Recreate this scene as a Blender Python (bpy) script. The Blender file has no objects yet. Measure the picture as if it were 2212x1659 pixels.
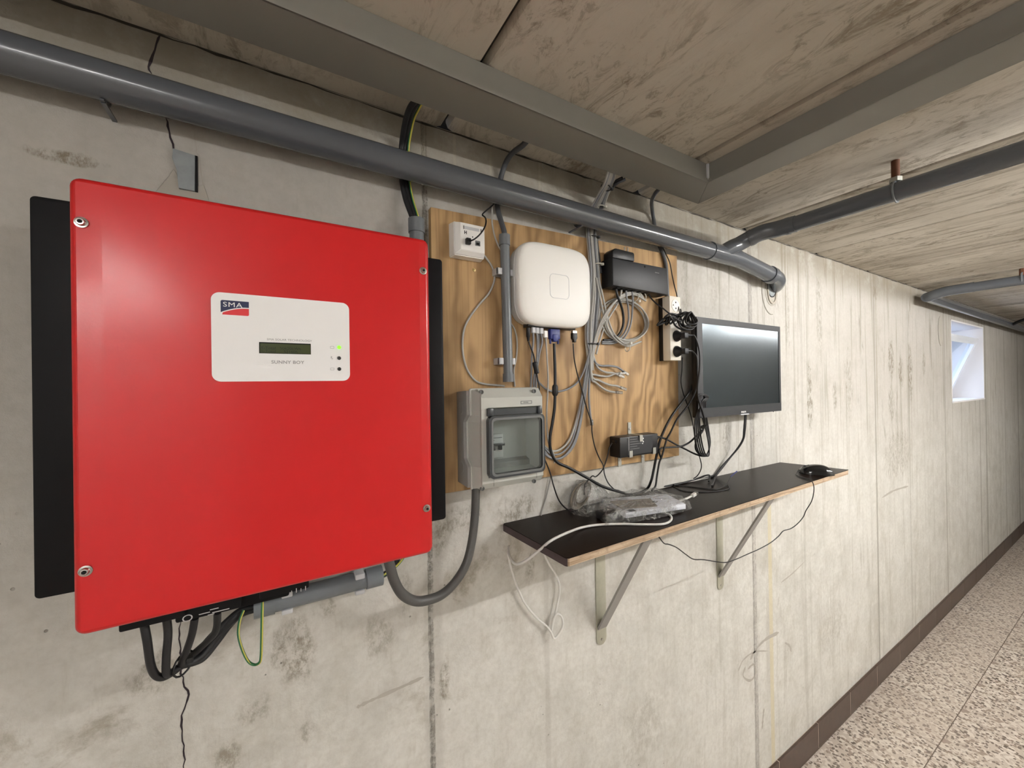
import bpy, bmesh, math, random
from mathutils import Vector, Matrix
random.seed(7)
PI = math.pi
SC = bpy.context.scene
COL = SC.collection

# ------------------------------------------------------------------ camera
F_PX, YAW, PITCH, ROLL = 850.0, 0.5354, 0.0026, -0.0152
CAM = Vector((0.0, -0.88, 1.72))
def cam_axes():
    cy, sy, cp, sp = math.cos(YAW), math.sin(YAW), math.cos(PITCH), math.sin(PITCH)
    f = Vector((sy*cp, cy*cp, sp)); r = Vector((cy, -sy, 0)); u = r.cross(f)
    cr, sr = math.cos(ROLL), math.sin(ROLL)
    return cr*r + sr*u, cr*u - sr*r, f
RT, UP, FW = cam_axes()
cd = bpy.data.cameras.new('camera')
cd.sensor_fit = 'HORIZONTAL'; cd.sensor_width = 36.0; cd.lens = 36.0*F_PX/2212.0
cd.clip_start = 0.01; cd.clip_end = 100
cam = bpy.data.objects.new('camera', cd); COL.objects.link(cam)
M = Matrix((RT, UP, -FW)).transposed().to_4x4(); M.translation = CAM
cam.matrix_world = M
SC.camera = cam

# ------------------------------------------------------------------ world, exposure
world = bpy.data.worlds.new('world'); SC.world = world; world.use_nodes = True
wb = world.node_tree.nodes['Background']
wb.inputs[0].default_value = (0.62, 0.76, 1.0, 1); wb.inputs[1].default_value = 1.3
SC.view_settings.view_transform = 'Standard'; SC.view_settings.look = 'None'
SC.view_settings.gamma = 1.0; SC.view_settings.use_curve_mapping = False
SC.view_settings.exposure = 2.5
TUBE_W = 52.0      # strength of the fluorescent tubes
SC.cycles.use_denoising = True
SC.cycles.max_bounces = 10; SC.cycles.diffuse_bounces = 6; SC.cycles.transparent_max_bounces = 16
SC.cycles.sample_clamp_indirect = 6.0
SC.cycles.caustics_reflective = False; SC.cycles.caustics_refractive = False

# ------------------------------------------------------------------ points measured from the photograph
def ray(px, py): return FW + RT*((px-1106)/F_PX) - UP*((py-829.5)/F_PX)
def W(px, py, off):                    # point at distance off in front of the wall (wall plane y = 0)
    d = ray(px, py); return CAM + d*((0.88-off)/d.y)
def Zp(px, py, z):                     # point at height z
    d = ray(px, py); return CAM + d*((z-CAM.z)/d.z)
def Xp(px, py, x):
    d = ray(px, py); return CAM + d*(x/d.x)
def P(o, pts): return [W(a, b, (c[0] if c else o)) for a, b, *c in pts]

# ------------------------------------------------------------------ material kit
class NB:
    def __init__(s, name):
        s.m = bpy.data.materials.new(name); s.m.use_nodes = True
        s.t = s.m.node_tree; s.n = s.t.nodes; s.b = s.n['Principled BSDF']; s.out = s.n['Material Output']
    def new(s, ty, **kw):
        n = s.n.new(ty)
        for k, v in kw.items(): setattr(n, k, v)
        return n
    def put(s, sock, v):
        if isinstance(v, bpy.types.NodeSocket): s.t.links.new(v, sock)
        elif v is not None:
            if isinstance(v, (tuple, list)) and len(v) == 3 and sock.type == 'RGBA': v = (*v, 1)
            sock.default_value = v
    def math(s, op, a, b=None, c=None, clamp=False):
        n = s.new('ShaderNodeMath', operation=op, use_clamp=clamp)
        for i, v in enumerate((a, b, c)):
            if v is not None: s.put(n.inputs[i], v)
        return n.outputs[0]
    def pos(s): return s.new('ShaderNodeTexCoord').outputs['Object']
    def sep(s, v): n = s.new('ShaderNodeSeparateXYZ'); s.put(n.inputs[0], v); return n.outputs
    def comb(s, x, y, z):
        n = s.new('ShaderNodeCombineXYZ')
        for i, v in enumerate((x, y, z)): s.put(n.inputs[i], v)
        return n.outputs[0]
    def mapv(s, v, scale=(1,1,1), loc=(0,0,0), rot=(0,0,0)):
        n = s.new('ShaderNodeMapping'); s.put(n.inputs['Vector'], v); n.inputs['Scale'].default_value = scale
        n.inputs['Location'].default_value = loc; n.inputs['Rotation'].default_value = rot; return n.outputs[0]
    def noise(s, v, scale=5, detail=4, rough=.55, dist=0):
        n = s.new('ShaderNodeTexNoise'); s.put(n.inputs['Vector'], v); n.inputs['Scale'].default_value = scale
        n.inputs['Detail'].default_value = detail; n.inputs['Roughness'].default_value = rough
        n.inputs['Distortion'].default_value = dist; return n.outputs[0]
    def voro(s, v, scale=5, out='Distance', feature='F1'):
        n = s.new('ShaderNodeTexVoronoi', feature=feature); s.put(n.inputs['Vector'], v); n.inputs['Scale'].default_value = scale
        return n.outputs[out]
    def rng(s, v, a, b, c=0.0, d=1.0, smooth=True):
        n = s.new('ShaderNodeMapRange', interpolation_type='SMOOTHSTEP' if smooth else 'LINEAR')
        s.put(n.inputs['Value'], v)
        for k, x in (('From Min', a), ('From Max', b), ('To Min', c), ('To Max', d)): s.put(n.inputs[k], x)
        return n.outputs[0]
    def mix(s, f, a, b, blend='MIX'):
        n = s.new('ShaderNodeMix', data_type='RGBA', blend_type=blend); s.put(n.inputs[0], f)
        s.put(n.inputs[6], a); s.put(n.inputs[7], b); return n.outputs[2]
    def bump(s, h, strength=.3, dist=.002):
        n = s.new('ShaderNodeBump'); n.inputs['Strength'].default_value = strength; n.inputs['Distance'].default_value = dist
        s.put(n.inputs['Height'], h); s.put(s.b.inputs['Normal'], n.outputs[0]); return n.outputs[0]
    def line(s, x, x0, w, soft, wob=None, amp=0):      # 1 on a line x = x0 of half width w
        d = s.math('SUBTRACT', x, x0)
        if wob is not None: d = s.math('ADD', d, s.math('MULTIPLY', s.math('SUBTRACT', wob, .5), amp))
        return s.rng(s.math('ABSOLUTE', d), w, w+soft, 1.0, 0.0)

def simple(name, col, rough=.5, metal=0, coat=0, bump=0, bscale=300, spec=.5, emit=None, var=0):
    k = NB(name); p = None
    k.b.inputs['Roughness'].default_value = rough; k.b.inputs['Metallic'].default_value = metal
    k.b.inputs['Coat Weight'].default_value = coat; k.b.inputs['Specular IOR Level'].default_value = spec
    k.b.inputs['Base Color'].default_value = (*col, 1)
    if name == 'screen_matte_glass': k.b.inputs['Specular Tint'].default_value = (.72, .90, 1, 1)   # anti-glare coating
    if var:
        p = k.pos(); n = k.noise(p, 30, 4)
        k.put(k.b.inputs['Base Color'], k.mix(k.math('MULTIPLY', k.rng(n, .35, .75), var), col, tuple(c*.55 for c in col)))
    if bump: k.bump(k.noise(p or k.pos(), bscale, 2), bump, .0004)
    if emit:
        k.b.inputs['Emission Color'].default_value = (*emit[0], 1); k.b.inputs['Emission Strength'].default_value = emit[1]
    return k.m

# dirt runs and blotches on the wall: column, top, bottom, half width, strength
STAINS = [(1924, 735, 815, 6, .7), (1946, 770, 835, 5, .6), (1966, 745, 860, 5, .65), (1926, 840, 905, 6, .5), (1749, 790, 930, 6, .6), (1803, 820, 890, 4, .5),
  (1834, 750, 900, 8, .35), (1890, 620, 645, 5, .8), (1996, 765, 810, 4, .5), (1940, 930, 1030, 26, .35), (1770, 600, 780, 7, .35), (1700, 620, 760, 5, .3),
  (1480, 560, 700, 8, .25), (1540, 560, 680, 8, .25), (1570, 900, 980, 10, .4), (1300, 560, 600, 30, .15),
  (640, 1330, 1470, 45, .55), (700, 1290, 1340, 30, .5), (330, 1410, 1500, 60, .45), (560, 1500, 1560, 40, .4), (490, 1600, 1680, 30, .5), (820, 1330, 1420, 35, .35),
  (945, 1100, 1200, 22, .5), (1000, 1090, 1150, 45, .45), (1120, 1070, 1130, 40, .55), (960, 1420, 1510, 12, .6), (1145, 1190, 1260, 10, .5), (665, 1560, 1600, 22, .4),
  (140, 327, 352, 95, .7), (1390, 1650, 1500, 40, .2), (1800, 1300, 1400, 30, .2), (1950, 1390, 1440, 12, .5), (870, 1240, 1330, 20, .3), (240, 1560, 1600, 60, .2)]
def concrete_wall():
    k = NB('cast_concrete'); p = k.pos(); x, y, z = k.sep(p)
    big = k.noise(p, 1.3, 5, .6); fine = k.noise(p, 60, 5, .65); mid = k.noise(p, 9, 6, .7)
    m2 = k.noise(k.mapv(p, (1.3, 1, .8), (5, 2, 1)), 5, 7, .7, .3)
    base = k.mix(k.rng(big, .3, .7), (.54, .53, .485), (.66, .65, .61))
    base = k.mix(k.rng(mid, .35, .7, 0, .6), base, (.76, .75, .705))
    base = k.mix(k.rng(m2, .50, .68, 0, .42), base, (.44, .42, .36))
    base = k.mix(k.rng(k.noise(k.mapv(p, (60, 1, 7)), 1, 4, .7), .55, .7, 0, .22), base, (.36, .335, .27))
    base = k.mix(k.math('MULTIPLY', k.rng(fine, .35, .75), .28), base, (.36, .33, .28))
    # upright board streaks, stronger to the right
    base = k.mix(k.rng(z, .9, 1.85, 0, k.math('ADD', k.rng(x, -.3, 1.2, .62, .34), k.rng(x, 1.60, 2.95, 0, .30))), base, (.37, .345, .31))     # light falloff painted into the tone: darker higher up, most at both ends
    st = k.noise(k.mapv(p, (26, 1, 1.1)), 1, 5, .6, .3)
    st2 = k.noise(k.mapv(p, (9, 1, 1.7), (3, 0, 1)), 1, 6, .7, .6)
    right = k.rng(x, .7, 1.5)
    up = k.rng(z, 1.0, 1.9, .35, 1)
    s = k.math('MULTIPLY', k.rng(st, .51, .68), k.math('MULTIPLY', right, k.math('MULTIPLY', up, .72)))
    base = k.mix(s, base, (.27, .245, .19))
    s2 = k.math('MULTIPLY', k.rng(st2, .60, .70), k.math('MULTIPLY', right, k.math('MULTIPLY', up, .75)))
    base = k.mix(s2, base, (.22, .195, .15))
    # blotches to the left
    bl = k.noise(p, 5.5, 8, .72, .5); reg = k.rng(k.noise(p, 1.9, 2, .5), .45, .62)
    left = k.math('SUBTRACT', 1.0, k.math('MULTIPLY', right, .75))
    b = k.math('MULTIPLY', k.math('MULTIPLY', k.rng(bl, .52, .66), reg), k.math('MULTIPLY', left, .7))
    base = k.mix(b, base, (.27, .235, .175))
    # small voids
    vo = k.voro(p, 34); vo2 = k.noise(p, 7, 1)
    v = k.math('MULTIPLY', k.rng(vo, .05, .09, 1, 0), k.rng(vo2, .60, .66))
    base = k.mix(k.math('MULTIPLY', v, .55), base, (.15, .13, .10))
    wz = k.noise(k.mapv(p, (0, 0, 1)), 6, 4, .6); wf = k.noise(k.mapv(p, (0, 0, 1)), 50, 4, .7)
    def seam(x0, w, amp, col, f, soft=.004, wob=wz):
        nonlocal base
        l = k.line(x, x0, w, soft, wob, amp)
        base = k.mix(k.math('MULTIPLY', l, f), base, col); return l
    crum = k.rng(k.noise(p, 45, 5, .75), .42, .6)
    l0 = k.line(x, .300, .014, .014, wz, .02)
    base = k.mix(k.math('MULTIPLY', l0, .38), base, (.40, .385, .35))
    l1 = k.line(x, .295, .004, .004, wz, .008)
    base = k.mix(k.math('MULTIPLY', l1, k.math('ADD', k.math('MULTIPLY', crum, .55), .12)), base, (.19, .175, .15))
    l2 = k.line(x, 1.652, .012, .006, wf, .006)
    base = k.mix(k.math('MULTIPLY', l2, k.math('ADD', k.math('MULTIPLY', crum, .35), .25)), base, (.36, .335, .31))
    low = k.rng(z, 1.25, 1.4, 1, 0)
    l3 = k.line(x, 1.775, .012, .004)
    base = k.mix(k.math('MULTIPLY', k.math('MULTIPLY', l3, low), .6), base, (.60, .53, .33))
    for x0, w, f in ((2.945, .006, .5), (4.283, .008, .45), (5.52, .02, .45), (6.95, .02, .5), (2.08, .006, .18), (.62, .004, .18), (3.5, .008, .2), (5.30, .012, .4), (6.3, .015, .3)):
        seam(x0, w, .006, (.27, .25, .21), f*1.25, .008)
    # lime drips below the ceiling joint
    hi = k.rng(z, 2.19, 2.24); ln = k.rng(k.noise(k.mapv(p, (0, 0, 1), (5, 5, 5)), 12, 3), .3, .5)
    for x0 in (.296, .372, .47, .62):
        l = k.line(x, x0, .0015, .004, wz, .02)
        base = k.mix(k.math('MULTIPLY', k.math('MULTIPLY', l, hi), .6), base, (.62, .58, .50))
    # shade of the duct painted along the wall top, mixed with patchy grime
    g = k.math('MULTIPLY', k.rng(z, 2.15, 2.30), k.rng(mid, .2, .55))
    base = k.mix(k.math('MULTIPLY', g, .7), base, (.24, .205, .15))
    rag = k.noise(k.mapv(p, (1, 1, .45)), 22, 5, .75)
    ragf = k.rng(k.noise(k.mapv(p, (1, 1, .6)), 48, 6, .8), .40, .62)
    for px, y0, y1, w, f in STAINS:
        c0, c1, e0 = W(px, y0, 0), W(px, y1, 0), W(px+w, y0, 0)
        dx = k.math('DIVIDE', k.math('SUBTRACT', x, (c0.x+c1.x)/2), e0.x-c0.x); dz = k.math('DIVIDE', k.math('SUBTRACT', z, (c0.z+c1.z)/2), (c0.z-c1.z)/2)
        r = k.math('ADD', k.math('MULTIPLY', dx, dx), k.math('MULTIPLY', dz, dz))
        r = k.math('ADD', r, k.math('MULTIPLY', k.math('SUBTRACT', rag, .5), 5.0))
        base = k.mix(k.math('MULTIPLY', k.math('MULTIPLY', k.rng(r, .2, 1.6, 1, 0), ragf), min(1, f*1.5)), base, (.21, .18, .13))
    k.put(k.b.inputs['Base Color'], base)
    k.b.inputs['Roughness'].default_value = .9; k.b.inputs['Specular IOR Level'].default_value = .25
    h = k.math('ADD', k.math('MULTIPLY', mid, .6), k.math('MULTIPLY', fine, .5))
    h = k.math('SUBTRACT', h, k.math('MULTIPLY', k.math('MULTIPLY', l1, crum), .8))
    h = k.math('SUBTRACT', h, k.math('MULTIPLY', k.math('MULTIPLY', l2, crum), .5))
    h = k.math('SUBTRACT', h, v)
    k.bump(h, .8, .004); return k.m

def concrete_ceiling():
    k = NB('ceiling_concrete'); p = k.pos(); x, y, z = k.sep(p)
    st = k.noise(k.mapv(p, (15, 5.0, 1), (0, 0, 0), (0, 0, .12)), 1, 8, .78, .9)
    st3 = k.noise(k.mapv(p, (26, 15, 1), (4, 3, 0)), 1, 6, .75, 1.2)
    st2 = k.noise(k.mapv(p, (26, 2.0, 1), (2, 1, 0)), 1, 6, .7, .4)
    fine = k.noise(p, 60, 5, .7); big = k.noise(p, 2.2, 3)
    base = k.mix(k.rng(big, .35, .65), (.52, .48, .415), (.61, .57, .50))
    reg = k.rng(k.noise(p, 3.0, 2), .35, .6, .35, 1)
    base = k.mix(k.math('MULTIPLY', k.math('MULTIPLY', k.rng(st, .49, .62), reg), .75), base, (.20, .16, .11))
    base = k.mix(k.math('MULTIPLY', k.math('MULTIPLY', k.rng(st3, .54, .64), reg), .55), base, (.19, .155, .11))
    far = k.rng(x, 1.1, 1.8, .10, .6)
    base = k.mix(k.math('MULTIPLY', k.rng(st2, .50, .66), far), base, (.21, .17, .12))
    base = k.mix(k.math('MULTIPLY', k.rng(fine, .5, .7), .25), base, (.52, .485, .42))
    k.put(k.b.inputs['Base Color'], base); k.b.inputs['Roughness'].default_value = .9
    k.b.inputs['Specular IOR Level'].default_value = .25
    k.bump(k.math('ADD', st, k.math('MULTIPLY', fine, .4)), .6, .003); return k.m

def terrazzo():
    k = NB('terrazzo'); p = k.pos()
    c1 = k.voro(p, 85, 'Color'); d = k.voro(p, 85, 'Distance')
    r = k.sep(c1)[0]; g = k.sep(c1)[1]
    base = k.mix(k.rng(r, .62, .66), (.50, .44, .375), (.66, .61, .54))
    base = k.mix(k.math('MULTIPLY', k.rng(g, .64, .67), k.rng(d, .5, .62, 1, 0)), base, (.085, .062, .048))
    base = k.mix(k.rng(r, .14, .10), base, (.26, .20, .155))
    n = k.noise(p, 2.5, 3); base = k.mix(k.rng(n, .3, .7, 0, .25), base, (.50, .42, .35))
    inf = k.new('ShaderNodeObjectInfo').outputs['Random']
    base = k.mix(k.math('MULTIPLY', inf, .25), base, (.42, .34, .28))
    k.put(k.b.inputs['Base Color'], base); k.b.inputs['Roughness'].default_value = .42; return k.m

def plywood():
    k = NB('plywood'); p = k.pos(); x, y, z = k.sep(p)
    d1 = k.noise(k.mapv(p, (2.4, 1, .9)), 2.2, 3, .5)
    w = k.math('ADD', k.math('MULTIPLY', x, 16), k.math('MULTIPLY', d1, 8.5))
    ring = k.math('ABSOLUTE', k.math('SUBTRACT', k.math('FRACT', w), .5))
    gr = k.noise(k.mapv(p, (170, 1, 4)), 1, 4, .6); blot = k.noise(p, 4, 4, .6)
    base = k.mix(k.rng(ring, .02, .42), (.27, .155, .062), (.50, .32, .15))
    base = k.mix(k.rng(blot, .35, .7, 0, .45), base, (.56, .37, .18))
    base = k.mix(k.math('MULTIPLY', k.rng(gr, .45, .7), .35), base, (.20, .105, .04))
    kn = k.voro(k.mapv(p, (1, 1, .8)), 6.5)
    base = k.mix(k.math('MULTIPLY', k.rng(kn, .03, .07, 1, 0), .6), base, (.17, .08, .03))
    k.put(k.b.inputs['Base Color'], base); k.b.inputs['Roughness'].default_value = .6
    k.bump(gr, .2, .0006); return k.m

def edge_ply():
    k = NB('bare_plywood_edge'); p = k.pos()
    a = k.noise(k.mapv(p, (8, 8, 380)), 1, 3); b = k.noise(p, 60, 3)
    base = k.mix(k.rng(a, .4, .6), (.36, .25, .16), (.56, .43, .30))
    base = k.mix(k.rng(b, .5, .7, 0, .4), base, (.26, .18, .12))
    k.put(k.b.inputs['Base Color'], base); k.b.inputs['Roughness'].default_value = .8; return k.m

def red_coat():
    k = NB('red_powder_coat'); p = k.pos()
    k.b.inputs['Base Color'].default_value = (.60, .010, .012, 1)
    k.b.inputs['Roughness'].default_value = .42; k.b.inputs['Coat Weight'].default_value = .5; k.b.inputs['Specular IOR Level'].default_value = .3
    k.b.inputs['Coat Roughness'].default_value = .20
    k.bump(k.noise(p, 260, 2), .12, .0006); return k.m

def green_yellow():
    k = NB('green_yellow_insulation'); k.b.inputs['Base Color'].default_value = (.03, .17, .06, 1)
    k.b.inputs['Roughness'].default_value = .4; return k.m

def glass(name, tint=(.9, .95, .95), alpha=.25, rough=.05):
    k = NB(name)
    t = k.new('ShaderNodeBsdfTransparent'); t.inputs[0].default_value = (*tint, 1)
    g = k.new('ShaderNodeBsdfGlossy'); g.inputs['Roughness'].default_value = rough
    fr = k.new('ShaderNodeFresnel'); fr.inputs[0].default_value = 1.5
    f = k.math('MAXIMUM', fr.outputs[0], alpha)
    m = k.new('ShaderNodeMixShader'); k.put(m.inputs[0], f); k.t.links.new(t.outputs[0], m.inputs[1]); k.t.links.new(g.outputs[0], m.inputs[2])
    k.t.links.new(m.outputs[0], k.out.inputs[0]); return k.m

def bag_film():
    k = NB('clear_plastic_film'); p = k.pos()
    t = k.new('ShaderNodeBsdfTransparent'); t.inputs[0].default_value = (.93, .93, .93, 1)
    g = k.new('ShaderNodeBsdfGlossy'); g.inputs['Roughness'].default_value = .07
    n = k.noise(p, 60, 4, .7, 1.5)
    bn = k.new('ShaderNodeBump'); bn.inputs['Strength'].default_value = 1; bn.inputs['Distance'].default_value = .012
    k.put(bn.inputs['Height'], n); k.t.links.new(bn.outputs[0], g.inputs['Normal'])
    d = k.new('ShaderNodeBsdfDiffuse'); d.inputs[0].default_value = (.7, .7, .7, 1)
    a = k.new('ShaderNodeMixShader'); a.inputs[0].default_value = .22
    k.t.links.new(g.outputs[0], a.inputs[1]); k.t.links.new(d.outputs[0], a.inputs[2])
    m = k.new('ShaderNodeMixShader'); k.put(m.inputs[0], k.rng(n, .42, .68, .14, .62))
    k.t.links.new(t.outputs[0], m.inputs[1]); k.t.links.new(a.outputs[0], m.inputs[2])
    k.t.links.new(m.outputs[0], k.out.inputs[0]); return k.m

MT = dict(
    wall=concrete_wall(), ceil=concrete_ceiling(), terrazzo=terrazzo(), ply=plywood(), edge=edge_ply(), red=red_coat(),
    grout=simple('grout', (.50, .42, .36), .9), floor_joint=simple('dark_grout', (.16, .125, .10), .9), skirt=simple('brown_tile', (.075, .046, .034), .35, var=.5),
    groove=simple('dark_joint', (.05, .042, .035), .95), crack=simple('crack', (.035, .025, .03), 1),
    scuff=simple('scuff', (.42, .39, .345), .95), mortar=simple('mortar', (.42, .395, .345), .95, bump=.6, bscale=60),
    mortar_light=simple('light_mortar', (.56, .52, .45), .95, bump=.6, bscale=60),
    pipe=simple('grey_pvc', (.105, .114, .130), .22, coat=.3), duct=simple('grey_duct', (.245, .238, .215), .45),
    conduit=simple('light_grey_pvc', (.165, .180, .195), .38), clip=simple('clip_grey', (.55, .56, .58), .5),
    stub=simple('stub_grey', (.30, .33, .34), .6, var=.6),
    white=simple('white_plastic', (.86, .85, .82), .45), router=simple('white_router_shell', (.88, .87, .83), .42, bump=.1, bscale=500),
    router2=simple('white_router_side', (.74, .74, .72), .5), ivory=simple('ivory_plastic', (.84, .80, .71), .4),
    black_gloss=simple('glossy_black', (.008, .008, .009), .12, coat=.6), black=simple('black_plastic', (.006, .006, .007), .45), dark=simple('charcoal_plastic', (.016, .017, .020), .5, bump=.15, bscale=700),
    blackm=simple('black_painted_metal', (.004, .004, .005), .55, spec=.22), rubber=simple('black_rubber', (.014, .014, .016), .5),
    ctgrey=simple('grey_cable_jacket', (.24, .25, .265), .5), ctlight=simple('light_grey_cable_jacket', (.42, .41, .38), .5),
    ctwhite=simple('white_cable_jacket', (.72, .71, .68), .45), hose=simple('grey_hose', (.085, .083, .080), .45),
    dkgrey=simple('dark_grey_jacket', (.085, .09, .10), .5), green=green_yellow(), yellow=simple('yellow_stripe', (.62, .56, .10), .4),
    steel=simple('steel', (.55, .53, .50), .28, 1), hole=simple('hole_black', (.006, .006, .006), .9),
    galv=simple('galvanised_steel', (.42, .42, .38), .45, .6), bracket=simple('painted_bracket', (.43, .42, .33), .45, .1, var=.3),
    bracket_g=simple('grey_bracket_side', (.33, .32, .30), .5, .2), rust=simple('rusted_rod', (.12, .045, .02), .85, var=.5),
    label=simple('white_label', (.90, .90, .90), .5), navy=simple('navy_print', (.012, .018, .075), .5), logored=simple('red_print', (.72, .03, .04), .5),
    grprint=simple('grey_print', (.36, .36, .36), .6), lcd=simple('lcd_olive', (.055, .07, .022), .3), lcdtext=simple('lcd_text', (.012, .018, .006), .4),
    led=simple('green_led', (.1, .5, .02), .4, emit=((.22, 1.0, .02), .28)), ledoff=simple('led_off', (.03, .03, .03), .3),
    enc=simple('enclosure_light_grey', (.50, .51, .47), .45), encb=simple('enclosure_base_grey', (.30, .295, .28), .5),
    encd=simple('enclosure_smoked_frame', (.045, .05, .055), .25), gasket=simple('frame_grey', (.16, .165, .165), .4),
    pane=glass('smoked_pane', (.66, .70, .70), .05, .04), bwhite=simple('breaker_grey', (.62, .63, .61), .5),
    vga=simple('blue_connector', (.015, .025, .17), .45), screen=simple('screen_matte_glass', (.004, .007, .010), .17, spec=1.0),
    shelf=simple('brown_film_plywood', (.010, .0055, .004), .30, spec=.08, bump=.15, bscale=120), shelfedge=simple('brown_painted_edge', (.075, .052, .055), .6, var=.5),
    tie=simple('black_tie', (.01, .01, .01), .5), tiew=simple('ivory_tie', (.70, .68, .60), .5), clearplug=glass('clear_connector', (.85, .85, .85), .35, .15),
    film=bag_film(), paper=simple('white_paper', (.72, .74, .80), .6), brownco=simple('brown_wrap', (.24, .205, .16), .45),
    plaster=simple('white_plaster', (.78, .76, .76), .8, bump=.3, bscale=40), frame=simple('white_window_frame', (.82, .86, .92), .4),
    wglass=glass('window_glass', (.93, .97, 1.0), .12, .02), lamp=simple('lamp_housing', (.7, .7, .7), .5),
    tube_fill=simple('lit_tube_fill', (.9, .9, .9), .5, emit=((1.0, .985, .965), TUBE_W*.42)),
    tube_dim=simple('lit_tube_dim', (.9, .9, .9), .5, emit=((1.0, .98, .96), TUBE_W*.32)), tube_old=simple('lit_tube_old', (.9, .9, .9), .5, emit=((1.0, .985, .97), TUBE_W*.25)),
    tube=simple('lit_tube', (.9, .9, .9), .5, emit=((1.0, .99, .975), TUBE_W*.95)), brass=simple('brass_screw', (.55, .42, .20), .35, 1),
    grprint2=simple('pale_print', (.5, .5, .5), .6),
)

# ------------------------------------------------------------------ mesh kit
def sharpen(bm, ang=.6):
    for f in bm.faces: f.smooth = True
    for e in bm.edges:
        if len(e.link_faces) == 2 and e.calc_face_angle(0) > ang: e.smooth = False
class MB:
    def __init__(s): s.bm = bmesh.new()
    def _cut(s, n0, mat=0):
        pass
    def box(s, a, b, bev=0, seg=2, rot=None, mi=0):
        a, b = Vector(a), Vector(b); c = (a+b)/2; d = b-a
        t = bmesh.new(); bmesh.ops.create_cube(t, size=1)
        for v in t.verts: v.co = Vector((v.co.x*abs(d.x), v.co.y*abs(d.y), v.co.z*abs(d.z)))
        if bev: bmesh.ops.bevel(t, geom=t.edges[:], offset=bev, segments=seg, affect='EDGES', profile=.5)
        for v in t.verts: v.co = (rot @ v.co if rot else v.co) + c
        return s.merge(t, mi)
    def merge(s, t, mi=0):
        mp = {v: s.bm.verts.new(v.co) for v in t.verts}
        for f in t.faces:
            try: nf = s.bm.faces.new([mp[v] for v in f.verts]); nf.material_index = mi
            except ValueError: pass
        t.free(); return s
    def prism(s, poly, axis, a, b, bev=0, mi=0, seg=2):        # poly of 2D points in the other two axes
        t = bmesh.new()
        def mk(p, h):
            if axis == 'x': return (h, p[0], p[1])
            if axis == 'y': return (p[0], h, p[1])
            return (p[0], p[1], h)
        A = [t.verts.new(mk(p, a)) for p in poly]; B = [t.verts.new(mk(p, b)) for p in poly]; n = len(poly)
        t.faces.new(A); t.faces.new(B[::-1])
        for i in range(n): t.faces.new((A[i], B[i], B[(i+1) % n], A[(i+1) % n]))
        bmesh.ops.recalc_face_normals(t, faces=t.faces)
        if bev: bmesh.ops.bevel(t, geom=t.edges[:], offset=bev, segments=seg, affect='EDGES', profile=.5)
        return s.merge(t, mi)
    def cyl(s, p0, p1, r, n=16, r1=None, caps=True, mi=0):
        return s.tube([p0, p1], r, n, r1=r1, caps=caps, mi=mi)
    def tube(s, pts, r, n=8, r1=None, caps=True, mi=0, radii=None, closed=False, squash=None):
        pts = [Vector(p) for p in pts]; m = len(pts)
        T = []
        for i in range(m):
            a = pts[i-1] if (i > 0 or closed) else pts[i]; b = pts[(i+1) % m] if (i < m-1 or closed) else pts[i]
            t = (b-a); T.append(t.normalized() if t.length > 1e-9 else Vector((0, 0, 1)))
        ref = Vector((0, 0, 1)) if abs(T[0].z) < .9 else Vector((0, 1, 0))
        N = (ref - T[0]*ref.dot(T[0])).normalized(); rings = []
        for i in range(m):
            if i: N = (N - T[i]*N.dot(T[i])); N = N.normalized() if N.length > 1e-6 else T[i].orthogonal().normalized()
            B = T[i].cross(N)
            rr = radii[i] if radii else (r if r1 is None else r + (r1-r)*i/(m-1))
            rings.append([s.bm.verts.new(pts[i] + (N*math.cos(2*PI*j/n) + B*math.sin(2*PI*j/n))*rr) for j in range(n)])
        for i in range(m if closed else m-1):
            A, Bq = rings[i], rings[(i+1) % m]
            for j in range(n):
                f = s.bm.faces.new((A[j], A[(j+1) % n], Bq[(j+1) % n], Bq[j])); f.material_index = mi
        if caps and not closed:
            s.bm.faces.new(rings[0][::-1]).material_index = mi; s.bm.faces.new(rings[-1]).material_index = mi
        return s
    def lathe(s, prof, c, axis, n=24, mi=0):             # prof: (distance along axis, radius)
        axis = Vector(axis).normalized(); a = axis.orthogonal().normalized(); b = axis.cross(a); c = Vector(c); rings = []
        for h, r in prof:
            rings.append([s.bm.verts.new(c + axis*h + (a*math.cos(2*PI*j/n)+b*math.sin(2*PI*j/n))*max(r, 1e-5)) for j in range(n)])
        for i in range(len(rings)-1):
            for j in range(n): s.bm.faces.new((rings[i][j], rings[i][(j+1) % n], rings[i+1][(j+1) % n], rings[i+1][j])).material_index = mi
        s.bm.faces.new(rings[0][::-1]).material_index = mi; s.bm.faces.new(rings[-1]).material_index = mi; return s
    def loops(s, rings, cap=True, mi=0):
        R = [[s.bm.verts.new(p) for p in r] for r in rings]; n = len(R[0])
        for i in range(len(R)-1):
            for j in range(n): s.bm.faces.new((R[i][j], R[i][(j+1) % n], R[i+1][(j+1) % n], R[i+1][j])).material_index = mi
        if cap: s.bm.faces.new(R[0][::-1]).material_index = mi; s.bm.faces.new(R[-1]).material_index = mi
        return s
    def quad(s, *ps, mi=0): s.bm.faces.new([s.bm.verts.new(p) for p in ps]).material_index = mi; return s
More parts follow.
